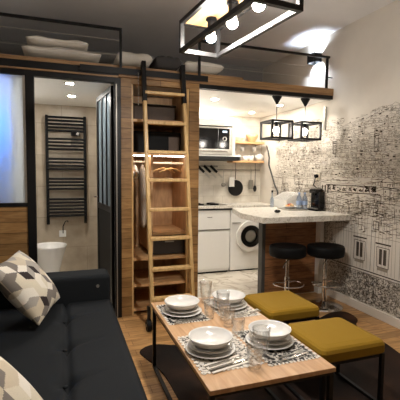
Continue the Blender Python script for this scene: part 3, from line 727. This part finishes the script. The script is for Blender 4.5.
# ------------------------------------------------------------------ bar
ba = thing('bar_counter', 'pale stone breakfast bar with a dark oak board front', 'bar counter', (2.4, 4.0, 0))
MB().prism([(1.84, 3.34), (XR-.004, 3.34), (XR-.004, 4.42), (1.97, 4.38), (1.81, 3.80)], .905, .965).build('worktop', M['marble_top'], ba, .005)
MB().box(2.125, 2.80, 3.83, 3.87, 0, .905).build('front_panel', M['facade_dark'], ba)
MB().box(2.082, 2.125, 3.81, 3.90, 0, .905).build('edge_post', M['edge_grey'], ba, .004)
MB().box(2.80, 2.853, 3.75, 3.87, 0, .905).build('wall_post', M['kwhite'], ba)
# bar stools
def barstool(x, y, label, zt=.655):
    t = thing('bar_stool', label, 'stool', (x, y, 0), 'bar stools at the counter')
    MB().lathe([(0, zt-.115), (.165, zt-.115), (.184, zt-.105), (.19, zt-.08), (.19, zt-.025), (.183, zt-.006), (.165, zt), (.12, zt-.004), (0, zt-.01)], (x, y, 0), 36).build('seat', M['black_matte'], t, smooth=True)
    MB().tube([(x, y, .02), (x, y, .33)], .027, 16).tube([(x, y, .33), (x, y, zt-.115)], .018, 16).build('pole', M['chrome'], t)
    MB().lathe([(0, 0), (.19, 0), (.19, .008), (.10, .018), (.045, .035), (.028, .06), (0, .06)], (x, y, 0), 36).build('base', M['chrome'], t, smooth=True)
    pts = [(x-.02, y, .26)]
    pts += [(x+.155*math.sin(a)*1.0, y-.03-.155*math.cos(a)*.95, .255) for a in [(-2.2+4.4*k/14) for k in range(15)]]
    pts += [(x+.02, y, .26)]
    MB().tube(pts, .008, 8).build('footrest', M['chrome'], t, smooth=True)
    MB().tube([(x+.03, y-.02, zt-.12), (x-.10, y-.10, zt-.17), (x-.12, y-.12, zt-.20)], .005, 6).build('lever', M['chrome'], t)
    return t
barstool(2.19, 3.46, 'black round bar stool nearest the free end of the bar')
barstool(2.585, 3.36, 'black round bar stool nearest the mural wall')
# things on the bar
cm = thing('coffee_machine', 'black capsule coffee machine on the bar against the mural wall', 'coffee machine', (2.80, 3.86, .965))
MB().box(2.748, 2.866, 3.76, 3.95, .965, .985).build('base', M['black_matte'], cm, .006)
MB().box(2.79, 2.866, 3.77, 3.94, .985, 1.19).build('body', M['black_gloss'], cm, .012)
MB().box(2.752, 2.866, 3.785, 3.925, 1.165, 1.215).build('head', M['black_gloss'], cm, .014)
MB().tube([(2.77, 3.855, 1.17), (2.77, 3.855, 1.14)], .016, 12).build('spout', M['black_matte'], cm)
MB().box(2.752, 2.788, 3.79, 3.92, .985, .995).build('drip_tray', M['steel'], cm)
MB().bar((2.76, 3.855, 1.221), (2.845, 3.855, 1.223), .03, .012).build('lever', M['grey_metal'], cm)
so = thing('wall_socket', 'dark wall socket with plug on the mural above the coffee machine', 'socket', (XR, 3.93, 1.36))
MB().box(XR-.012, XR-.003, 3.88, 3.96, 1.32, 1.40).build('plate', M['cream'], so, .003)
MB().tube([(XR-.012, 3.92, 1.37), (XR-.045, 3.92, 1.365)], .022, 12).build('plug', M['black_matte'], so)
MB().tube([(XR-.04, 3.92, 1.36), (XR-.04, 3.93, 1.30), (XR-.03, 3.97, 1.26), (XR-.03, 3.9, 1.225), (XR-.02, 3.83, 1.22), (XR-.015, 3.815, 1.16)], .006, 8).build('cable', M['black_matte'], so, smooth=True)
ty = tag(MB().prism(rounded_rect(2.47, 2.738, 3.88, 4.19, .04), .966, .978).build('serving_tray', M['steel'], at=(2.6, 4.1, .966)), 'grey tray on the bar under the water bottles', 'tray')
def bottle(x, y, label):
    t = thing('water_bottle', label, 'bottle', (x, y, .978), 'water bottles on the bar tray')
    MB().lathe([(0, 0), (.03, 0), (.032, .01), (.031, .11), (.028, .135), (.013, .165), (.012, .18), (0, .18)], (x, y, .978), 20).build('body', M['bottle'], t, smooth=True)
    MB().lathe([(.0325, .05), (.033, .05), (.033, .095), (.0325, .095)], (x, y, .978), 20).build('wrapper', M['blue_label'], t)
    MB().lathe([(0, .178), (.014, .178), (.014, .196), (0, .196)], (x, y, .978), 14).build('cap', M['blue_label'], t)
    return t
b0 = bottle(2.70, 3.925, 'small water bottle nearest the coffee machine on bar tray')
dup(b0, (2.635, 3.945, .978), 'small water bottle beside the snack plate on bar tray')
pl = thing('snack_plate', 'white dish of red and orange snacks on the bar tray', 'dish', (2.60, 4.075, .978))
MB().lathe([(0, 0), (.05, 0), (.10, .02), (.098, .024), (.05, .006), (0, .006)], (2.60, 4.075, .978), 26).build('dish', M['porcelain'], pl, smooth=True)
rnd = random.Random(4)
for i in range(7):
    a = i*.9; m = (M['red'], M['orange'], M['tan'])[i % 3]
    o = MB().sphere((2.60+.045*math.cos(a)*(i % 3 > 0), 4.075+.05*math.sin(a), 1.0+.012*(i % 2)), .024, 10, sc=(1.2, .9, .8)).build('wrapped_snack', m, None, smooth=True)
    tag(o, ('red', 'orange', 'tan')[i % 3]+' wrapped snack heaped in the white dish on the bar', 'snack', ('red', 'orange', 'tan')[i % 3]+' snacks in the white dish')
bx = thing('bread_box', 'white box with a slanted striped lid behind the bar tray', 'box', (2.72, 4.37, .965))
MB().prism([(2.62, 4.20), (2.855, 4.20), (2.855, 4.55), (2.62, 4.55)], .966, 1.06).build('body', M['kwhite'], bx, .005)
m = MB().add([(2.61, 4.19, 1.06), (2.86, 4.19, 1.06), (2.86, 4.56, 1.06), (2.61, 4.56, 1.06), (2.80, 4.19, 1.15), (2.86, 4.19, 1.15), (2.86, 4.56, 1.15), (2.80, 4.56, 1.15)],
             [(0, 3, 2, 1), (4, 5, 6, 7), (0, 1, 5, 4), (3, 7, 6, 2), (0, 4, 7, 3), (1, 2, 6, 5)])
m.build('lid', M['kwhite'], bx)
m = MB()
for k in range(11):
    y = 4.20+.035*k; m.bar((2.607, y, 1.062), (2.797, y, 1.152), .007, .004, (0, 0, 1))
m.build('stripes', M['grey_metal'], bx)
t = thing('oil_bottle', 'slim dark bottle at the back of the bar beside the box', 'bottle', (2.62, 4.36, .965))
MB().lathe([(0, 0), (.022, 0), (.024, .01), (.024, .10), (.01, .14), (.009, .19), (0, .19)], (2.50, 4.34, .965), 16).build('body', M['bottle'], t, smooth=True)
MB().lathe([(0, .188), (.012, .188), (.012, .215), (0, .215)], (2.50, 4.34, .965), 12).build('cap', M['black_matte'], t)
tag(MB().sphere((2.20, 3.70, .985), .03, 14, sc=(1.2, 1, .66)).build('spoon_rest', M['black_gloss'], smooth=True), 'small dark pebble-shaped object alone on the bar top', 'ornament')
MBc = MB().tube([(XR-.012, 5.17, 1.80), (XR-.012, 5.12, 1.72), (XR-.012, 5.08, 1.62), (XR-.012, 5.09, 1.52), (XR-.012, 5.0, 1.38), (XR-.012, 4.9, 1.22), (XR-.012, 4.82, 1.14), (XR-.012, 4.81, .967)], .011, 8)
tag(MBc.build('power_cable', M['edge_grey'], smooth=True), 'grey cable running down the wall from shelves to the bar', 'cable')
tag(MB().box(XR-.02, XR-.002, 3.80, 3.835, 1.895, 2.16).build('metal_strip', M['grey_metal'], at=(XR, 3.82, 1.9)), 'narrow upright grey metal strip on the wall beside the pendants', 'metal strip')

# ------------------------------------------------------------------ lamps
def pendant(x, label):
    y0, z0, z1 = 3.80, 1.775, 1.955; r = .122
    t = thing('cage_pendant', label, 'lamp', (x, y0, z0), 'cage pendants over the bar')
    c = MB(); k = .0105
    for sx in (-1, 1):
        for sy in (-1, 1): c.box(x+sx*r-k, x+sx*r+k, y0+sy*r-k, y0+sy*r+k, z0, z1)
    for z in (z0, z1):
        for s in (-1, 1):
            c.box(x-r-k, x+r+k, y0+s*r-k, y0+s*r+k, z-k, z+k); c.box(x+s*r-k, x+s*r+k, y0-r+k, y0+r-k, z-k, z+k)
    c.box(x-r, x+r, y0-.008, y0+.008, z1-.004, z1+.004)
    c.build('cage', M['lamp_steel'], t)
    MB().tube([(x, y0, z1), (x, y0, ZS-.075)], .004, 8).build('cord', M['black_matte'], t)
    MB().lathe([(0, -.085), (.010, -.085), (.055, -.004), (.055, 0), (0, 0)], (x, y0, ZS), 24).build('canopy', M['black_matte'], t)
    MB().tube([(x, y0, z1), (x, y0, z1-.05)], .018, 14).build('socket', M['black_matte'], t)
    MB().sphere((x, y0, z1-.09), .033, 16, sc=(1, 1, 1.2)).build('bulb', M['pendbulb'], t, smooth=True)
    return t
pendant(2.222, 'black cage pendant lamp nearest the kitchen over the bar')
pendant(2.585, 'black cage pendant lamp nearest the mural wall over the bar')
ch = thing('chandelier', 'long black frame ceiling lamp with birch board and globe bulbs over table', 'lamp', (.837, 2.4, 2.15))
x0, x1, y0, y1, z0, z1 = .712, .962, 1.58, 2.40, 2.153, 2.325; k = .0125
c = MB()
for x in (x0, x1):
    for y in (y0, y1): c.box(x-k, x+k, y-k, y+k, z0-k, z1+k)
    for z in (z0, z1): c.box(x-k, x+k, y0+k, y1-k, z-k, z+k)
for y in (y0, y1):
    for z in (z0, z1): c.box(x0+k, x1-k, y-k, y+k, z-k, z+k)
c.build('frame', M['lamp_steel'], ch)
for i in range(2): MB().box(x0+k+.001+i*.1125, x0+k+.1115+i*.1125, y0+k, y1-k, z1-.008, z1+.006).build('board', M['birch'], ch, .002)
for y in (2.24, 1.985, 1.73):
    zb = z1-.008
    s_ = MB().lathe([(0, 0), (.03, 0), (.034, -.012), (.024, -.02), (.022, -.06), (0, -.06)], (.837, y, zb), 20).build('bulb_socket', M['black_matte'], ch)
    MB().lathe([(0, -.06), (.018, -.06), (.022, -.07), (.0295, -.108), (.0285, -.112), (0, -.112)], (.837, y, zb), 20).build('bulb_collar', M['porcelain'], s_, smooth=True)
    dome = [(0, 0)]+[(.030*math.cos(a), -.030*math.sin(a)) for a in [PI/2*q/8 for q in range(8)]]+[(0, -.030)]
    MB().lathe(dome, (.837, y, zb-.1125), 20).build('bulb', M['bulbglass'], s_, smooth=True)
for y in (1.72, 2.28): MB().tube([(.837, y, z1), (.837, 1.9 + (y-2)*.3, ZC)], .003, 6).build('cable', M['black_matte'], ch)
MB().lathe([(0, -.03), (.06, -.03), (.065, 0), (0, 0)], (.837, 1.9, ZC), 24, sx=1, sy=2).build('canopy', M['black_matte'], ch)
ch.rotation_euler[2] = math.radians(5.5)

# ------------------------------------------------------------------ rug
ctrl = [(.55, 2.93), (.68, 3.01), (.92, 2.93), (1.3, 3.02), (1.7, 2.98), (2.1, 2.98), (2.5, 3.16), (2.68, 3.14), (2.66, 2.95), (2.53, 2.80), (2.50, 2.45), (2.44, 2.05), (2.58, 1.7), (2.3, 1.5), (1.9, 1.2), (1.3, 1.05), (.9, .9), (.62, 1.1), (.70, 1.6), (.66, 2.0), (.655, 2.22), (.645, 2.49), (.61, 2.68), (.57, 2.80)]
poly = []
n = len(ctrl)
for i in range(n):
    p0, p1, p2, p3 = (Vector(ctrl[(i+j-1) % n]) for j in range(4))
    for q in range(5):
        t_ = q/5; poly.append(tuple(.5*((2*p1)+(-p0+p2)*t_+(2*p0-5*p1+4*p2-p3)*t_**2+(-p0+3*p1-3*p2+p3)*t_**3)))
tag(MB().prism(poly, .001, .007).build('cowhide_rug', M['hide'], at=(1.5, 2, 0)), 'dark brown cowhide rug spread under the table and mustard stools', 'rug')

# ------------------------------------------------------------------ sofa and cushions
sf = thing('sofa', 'black fabric click-clack sofa with padded armrest along the wall', 'sofa', (-.3, 2.0, 0))
def padded(x0, x1, y0, y1, z0, z1, name, r, tufts=()):
    m = MB(); nx, ny = max(8, int((x1-x0)/.018)), max(8, int((y1-y0)/.018)); v = []
    def top(x, y):
        e = min(x-x0, x1-x, y-y0, y1-y); z = z1
        if e < r: z -= r*(1-math.sqrt(max(0, 1-(1-e/r)**2)))
        for tx, ty in tufts:
            dd_ = math.hypot(x-tx, y-ty); z -= .034*math.exp(-(dd_/.05)**2)
            if x > tx: z -= .016*math.exp(-((y-ty-.30*(x-tx))/.024)**2)*max(0, 1-(x-tx)/.26)+.008*math.exp(-((x-tx)/.022)**2)
        return z
    xs = [x0+(x1-x0)*i/nx for i in range(nx+1)]; ys = [y0+(y1-y0)*j/ny for j in range(ny+1)]
    for s_ in range(nx+1): pass
    for y in ys:
        for x in xs: v.append((x, y, top(x, y)))
    f = [(j*(nx+1)+i, j*(nx+1)+i+1, (j+1)*(nx+1)+i+1, (j+1)*(nx+1)+i) for j in range(ny) for i in range(nx)]
    N = len(v); v += [(x, y, z0) for y in ys for x in xs]
    f += [(N+q[3], N+q[2], N+q[1], N+q[0]) for q in list(f)]
    W_ = nx+1
    for i in range(nx):
        f.append((i, N+i, N+i+1, i+1)); a = ny*W_+i; f.append((a, a+1, N+a+1, N+a))
    for j in range(ny):
        a = j*W_; f.append((a, a+W_, N+a+W_, N+a)); a = j*W_+nx; f.append((a, N+a, N+a+W_, a+W_))
    return m.add(v, f).build(name, M['sofa'], sf, smooth=True)
TU = [(-.0, 2.74), (.0, 2.30), (.0, 1.90), (-.0, 1.46), (0, 1.05)]
padded(-.50, .355, .35, 3.10, .20, .40, 'seat', .045, TU)
MB().box(-.50, .325, .37, 3.10, .06, .20).build('base', M['black_matte'], sf, .01)
bk = MB().add([(-.72, .35, .10), (-.50, .35, .10), (-.50, .35, .42), (-.62, .35, .80), (-.78, .35, .80), (-.86, .35, .45),
               (-.72, 3.10, .10), (-.50, 3.10, .10), (-.50, 3.10, .42), (-.62, 3.10, .80), (-.78, 3.10, .80), (-.86, 3.10, .45)],
              [(0, 1, 2, 3, 4, 5), (11, 10, 9, 8, 7, 6)]+[(i, i+6, (i+1) % 6+6, (i+1) % 6) for i in range(6)])
bk.build('backrest', M['sofa'], sf, .03, 4)
MB().box(-.86, .35, 3.105, 3.34, .06, .585).build('armrest', M['sofa'], sf, .035, 5, smooth=False)
MB().tube([(.25, 3.095, .50), (.25, 3.11, .50)], .012, 12).build('rivet', M['grey_metal'], sf)
for x, y in ((.25, 3.25), (-.75, 3.25), (.25, .45), (-.6, .45)): MB().lathe([(.025, 0), (.03, .06)], (x, y, 0), 14).build('foot', M['black_matte'], sf)
for tx, ty in TU: MB().sphere((tx, ty, .372), .014, 10, sc=(1, 1, .5)).build('tuft_button', M['sofa'], sf, smooth=True)
def cushion(B_, C_, D_, label, seed, th=.095):
    B_, C_, D_ = Vector(B_), Vector(C_), Vector(D_); ex = C_-B_; ey = D_-C_; nn = ex.cross(ey).normalized()
    rnd = random.Random(seed); N = 96; cen = (B_+D_)/2
    cols = {}
    def pick(u, v):                                 # rhombus patchwork
        s3 = math.sqrt(3); x, y = u*6.6+.4, v*6.6
        q = (x*s3/3-y/3)*1.0; r = y*2/3
        X, Z = q, r; Yc = -X-Z; rx_, ry_, rz_ = round(X), round(Yc), round(Z)
        dx, dy, dz = abs(rx_-X), abs(ry_-Yc), abs(rz_-Z)
        if dx > dy and dx > dz: rx_ = -ry_-rz_
        elif dy > dz: ry_ = -rx_-rz_
        else: rz_ = -rx_-ry_
        cx, cy_ = s3*(rx_+rz_/2), 1.5*rz_
        k = int(((math.atan2(y-cy_, x-cx)+PI+.52) % (2*PI))/(2*PI/3))
        key = (rx_, rz_, k)
        if key not in cols: cols[key] = rnd.choice((0, 0, 0, 1, 1, 2, 2, 3, 3, 5, 5, 4))
        return cols[key]
    m = MB()
    for sgn in (1, -1):
        v = []; f = []; mi = []
        for j in range(N+1):
            for i in range(N+1):
                u, w_ = i/N, j/N; a, b = 2*u-1, 2*w_-1
                e = max(0, (1-abs(a)**2.2)*(1-abs(b)**2.2))**.5
                pinch = 1-.06*(1-abs(a*b))*max(abs(a), abs(b))**3
                p = cen+ex*(a*pinch)/2+ey*(b*pinch)/2+nn*sgn*(.003+th*e*(1+.06*math.sin(7*u+seed)*math.cos(6*w_)))
                v.append(p)
        base = len(m.v)
        for j in range(N):
            for i in range(N):
                q = (j*(N+1)+i, j*(N+1)+i+1, (j+1)*(N+1)+i+1, (j+1)*(N+1)+i)
                m.add([], []); m.f.append(tuple(base+t_ for t_ in (q if sgn > 0 else q[::-1]))); m.mi.append(pick((i+.5)/N, (j+.5)/N+.0))
        m.v += [tuple(p) for p in v]
    k = N+1; A0, A1 = 0, k*k
    edge = [(i) for i in range(N)]+[j*k+N for j in range(N)]+[N*k+N-i for i in range(N)]+[(N-j)*k for j in range(N)]
    for a, b in zip(edge, edge[1:]+edge[:1]): m.f.append((A0+a, A1+a, A1+b, A0+b)); m.mi.append(1)
    o = m.build('cushion', PILLOW, None, smooth=True, at=tuple(cen-Vector((0, 0, .2))))
    return tag(o, label, 'cushion', 'patterned cushions on the sofa')
cushion((-.15, 2.56, .44), (-.03, 3.03, .455), (-.30, 3.02, .83), 'geometric patchwork cushion leaning by the far armrest of the black sofa', 3)
cushion((-.20, 1.08, .44), (-.045, 1.57, .445), (-.33, 1.62, .78), 'geometric patchwork cushion at the near end of the black sofa', 11)

# ------------------------------------------------------------------ low dining table
tb = thing('dining_table', 'low table with oak top on thin black steel legs, laid for four', 'table', (.91, 2.08, 0))
MB().box(.58, 1.23, 1.49, 2.675, .447, .47).build('tabletop', M['tabletop'], tb, .003)
k = .011
ap = MB()
for x in (.60, 1.22): ap.box(x-k, x+k, 1.51, 2.655, .425, .447)
for y in (1.52, 2.645): ap.box(.61, 1.21, y-k, y+k, .425, .447)
ap.build('frame', M['black'], tb)
for x in (.60, 1.22):
    for y in (1.52, 2.645): MB().box(x-k, x+k, y-k, y+k, .022, .425).build('leg', M['black'], tb)
    MB().box(x-k, x+k, 1.51, 2.656, .0075, .0245).build('foot_rail', M['black'], tb)
# mustard stools
def stool(xa, xb, ya, yb, label):
    cx, cy = (xa+xb)/2, (ya+yb)/2
    t = thing('stool', label, 'stool', (cx, cy, 0), 'mustard stools beside the table')
    z0, z1 = .335, .42; N = 20; m = MB(); v = []
    poly_ = rounded_rect(xa, xb, ya, yb, .035, 4)
    lay = [(.012, z0), (0, z0+.012), (0, z1-.03), (.008, z1-.012), (.022, z1-.003), (.06, z1+.003)]
    hx_, hy_ = (xb-xa)/2, (yb-ya)/2
    for ins, z in lay:
        for px, py in poly_: v.append((cx+(px-cx)*(1-ins/hx_), cy+(py-cy)*(1-ins/hy_), z))
    n_ = len(poly_); f = [(i*n_+q, i*n_+(q+1) % n_, (i+1)*n_+(q+1) % n_, (i+1)*n_+q) for i in range(len(lay)-1) for q in range(n_)]
    f += [tuple(range(n_)), tuple(range((len(lay)-1)*n_, len(lay)*n_))]
    m.add(v, f).build('seat_cushion', M['mustard'], t, smooth=False)
    k = .011; fr = MB()
    for y in (ya+.03, yb-.03): fr.box(xa+.02, xb-.02, y-k, y+k, .313, .335)
    for x in (xa+.03, xb-.03): fr.box(x-k, x+k, ya+.02, yb-.02, .313, .335)
    fr.build('seat_frame', M['black'], t)
    for x in (xa+.02, xb-.02):
        for y in (ya+.02, yb-.02): MB().box(x-k, x+k, y-k, y+k, .0075, .335).build('leg', M['black'], t)
    for x in (xa+.02, xb-.02): MB().box(x-k, x+k, ya+.03, yb-.03, .0075, .025).build('stretcher', M['black'], t)
    return t
stool(1.345, 1.805, 1.745, 2.17, 'mustard topped square stool nearest the camera beside the table')
stool(1.365, 1.80, 2.365, 2.81, 'mustard topped square stool nearest the bar beside the table')

# ------------------------------------------------------------------ table settings
ZT = .47
WHO = {'fl': 'at the sofa side, near end of table', 'fr': 'at the stool side, near end of table', 'bl': 'at the sofa side, far end of table', 'br': 'at the stool side, far end of table'}
def placemat(x0, x1, y0, y1, key, mat):
    t = thing('placemat', 'printed dark placemat with stitched lace border '+WHO[key], 'placemat', ((x0+x1)/2, (y0+y1)/2, ZT), 'printed placemats on the table')
    MB().box(x0, x1, y0, y1, ZT+.0005, ZT+.002).build('cloth', mat, t)
    m = MB(); nb = 26
    for i in range(nb):
        w_ = (x1-x0)/nb
        if i % 2 == 0:
            for y in (y0, y1): m.box(x0+i*w_, x0+(i+1)*w_, y-.008, y+.008, ZT+.001, ZT+.0028)
    nb = 24
    for i in range(nb):
        w_ = (y1-y0)/nb
        if i % 2 == 0:
            for x in (x0, x1): m.box(x-.008, x+.008, y0+i*w_, y0+(i+1)*w_, ZT+.001, ZT+.0028)
    m.build('lace_border', M['linen'], t)
placemat(.60, .91, 1.63, 2.05, 'fl', M['mat_print_light'])
placemat(.935, 1.215, 1.60, 2.02, 'fr', M['mat_print'])
placemat(.605, .86, 2.24, 2.60, 'bl', M['mat_print'])
placemat(.955, 1.21, 2.22, 2.62, 'br', M['mat_print_light'])
def plate(x, y, z, r, name, label, group):
    t = thing(name, label, 'plate', (x, y, z), group)
    MB().lathe([(0, 0), (r*.58, 0), (r*.62, .003), (r*.97, .014), (r, .017), (r*.98, .019), (r*.62, .008), (r*.56, .006), (0, .006)], (x, y, z), 44).build('body', M['porcelain'], t, smooth=True)
    return t
def bowl(x, y, z, r, label):
    t = thing('soup_bowl', label, 'bowl', (x, y, z), 'white soup bowls on the plate stacks')
    MB().lathe([(0, 0), (r*.55, 0), (r*.6, .004), (r*.82, .016), (r*.97, .040), (r, .047), (r*.975, .049), (r*.94, .041), (r*.78, .022), (r*.55, .010), (0, .009)], (x, y, z), 44).build('body', M['porcelain'], t, smooth=True)
    return t
p0 = s0 = b0_ = None
for key, (x, y) in dict(fl=(.717, 1.845), fr=(1.06, 1.835), bl=(.735, 2.42), br=(1.08, 2.44)).items():
    L1 = 'wide white dinner plate, bottom of stack '+WHO[key]; L2 = 'white plate, middle of stack '+WHO[key]; L3 = 'white soup bowl, top of stack '+WHO[key]
    if p0 is None:
        p0 = plate(x, y, ZT+.0025, .132, 'dinner_plate', L1, 'dinner plates under the stacks')
        s0 = plate(x, y, ZT+.0105, .116, 'side_plate', L2, 'smaller plates in the stacks')
        # sits on the plate below
        s0.location.z += .010
        b0_ = bowl(x, y, ZT+.036, .117, L3)
    else:
        dup(p0, (x, y, ZT+.0025), L1); dup(s0, (x, y, ZT+.0205), L2); dup(b0_, (x, y, ZT+.036), L3)
# cutlery on folded napkins
def fork(x, y, rz, label):
    t = thing('fork', label, 'fork', (x, y, ZT+.006), 'forks on the table', rz)
    MB().bar((x, y-.09, ZT+.008), (x, y+.03, ZT+.008), .010, .003).build('handle', M['steel'], t)
    m = MB().box(x-.011, x+.011, y+.03, y+.055, ZT+.0065, ZT+.0095)
    for i in range(4): m.box(x-.011+i*.0062, x-.0075+i*.0062, y+.055, y+.095, ZT+.0065, ZT+.0095)
    m.build('tines', M['steel'], t); return t
def tknife(x, y, rz, label):
    t = thing('table_knife', label, 'knife', (x, y, ZT+.006), 'knives on the table', rz)
    MB().bar((x, y-.10, ZT+.008), (x, y, ZT+.008), .013, .005).build('handle', M['steel'], t)
    MB().bar((x, y, ZT+.008), (x, y+.10, ZT+.008), .016, .002).build('blade', M['chrome'], t); return t
def napkin(x, y, rz, label):
    t = thing('napkin', label, 'napkin', (x, y, ZT+.003), None, rz)
    MB().box(x-.045, x+.045, y-.105, y+.105, ZT+.0032, ZT+.0062).build('sheet', M['linen'], t)
    MB().box(x-.03, x-.02, y-.105, y+.105, ZT+.0062, ZT+.0064).box(x+.02, x+.03, y-.105, y+.105, ZT+.0062, ZT+.0064).build('printed_band', M['ink'], t); return t
CUT = dict(fl=(.735, 1.68, -1.35), fr=(1.09, 1.655, -1.35), bl=(.73, 2.27, -1.4), br=(1.15, 2.27, -1.3))
f0 = k0 = n0 = None
for key, (x, y, rz) in CUT.items():
    LL = ['striped white napkin under the fork and knife '+WHO[key], 'steel fork lying '+WHO[key], 'steel table knife lying '+WHO[key]]
    if f0 is None:
        n0 = napkin(x, y, rz, LL[0]); f0 = fork(x, y, rz, LL[1]); k0 = tknife(x, y, rz, LL[2])
    else:
        dup(f0, (x, y, ZT+.0025), LL[1], rz=rz); dup(k0, (x, y, ZT+.0025), LL[2], rz=rz)
for o in list(COL.objects):
    if o.name.startswith('fork') and o.parent is None: o.location.y += .014
    if o.name.startswith('table_knife') and o.parent is None: o.location.y -= .016
# glasses
def tumbler(x, y, rb, rt, h, label, name='tumbler', flute=9):
    t = thing(name, label, 'glass', (x, y, ZT), 'clear glasses on the table')
    n_ = flute*4; v = []; z_ = ZT+.0008
    prof = [(0, 0), (rb, 0), (rb*1.02, h*.1), (rb+(rt-rb)*.5, h*.55), (rt, h), (rt-.003, h), (rb+(rt-rb)*.5-.004, h*.55), (rb*.86, h*.16), (0, h*.13)]
    for i, (r, z) in enumerate(prof):
        for q in range(n_):
            a = 2*PI*q/n_; rr = r*(1+(.07*math.cos(flute*a) if .05 < z/h < .8 and i < 4 else 0))
            v.append((x+rr*math.cos(a), y+rr*math.sin(a), z_+z))
    f = [(i*n_+q, i*n_+(q+1) % n_, (i+1)*n_+(q+1) % n_, (i+1)*n_+q) for i in range(len(prof)-1) for q in range(n_)]
    MB().add(v, f).build('body', M['tumbler'], t, smooth=True)
    return t
GL = [(.955, 2.56, .03, .046, .15, 'tall clear glass at the far edge of the table, nearest ladder'),
      (.875, 2.275, .027, .037, .10, 'low clear glass right beside the far sofa-side stack'),
      (.985, 2.315, .03, .045, .15, 'tall clear glass against the far stool-side plate stack'),
      (.94, 2.115, .028, .039, .105, 'low clear glass in the middle of the table'),
      (.955, 2.212, .027, .037, .105, 'clear glass behind the low one in mid table'),
      (.935, 1.975, .030, .039, .10, 'squat clear glass standing between the near plate stacks'),
      (.935, 1.70, .031, .047, .15, 'tall clear glass in front of the near stool-side stack'),
      (.855, 1.615, .030, .041, .105, 'squat clear glass nearest the camera beside the napkin')]
for g in GL: tumbler(*g)
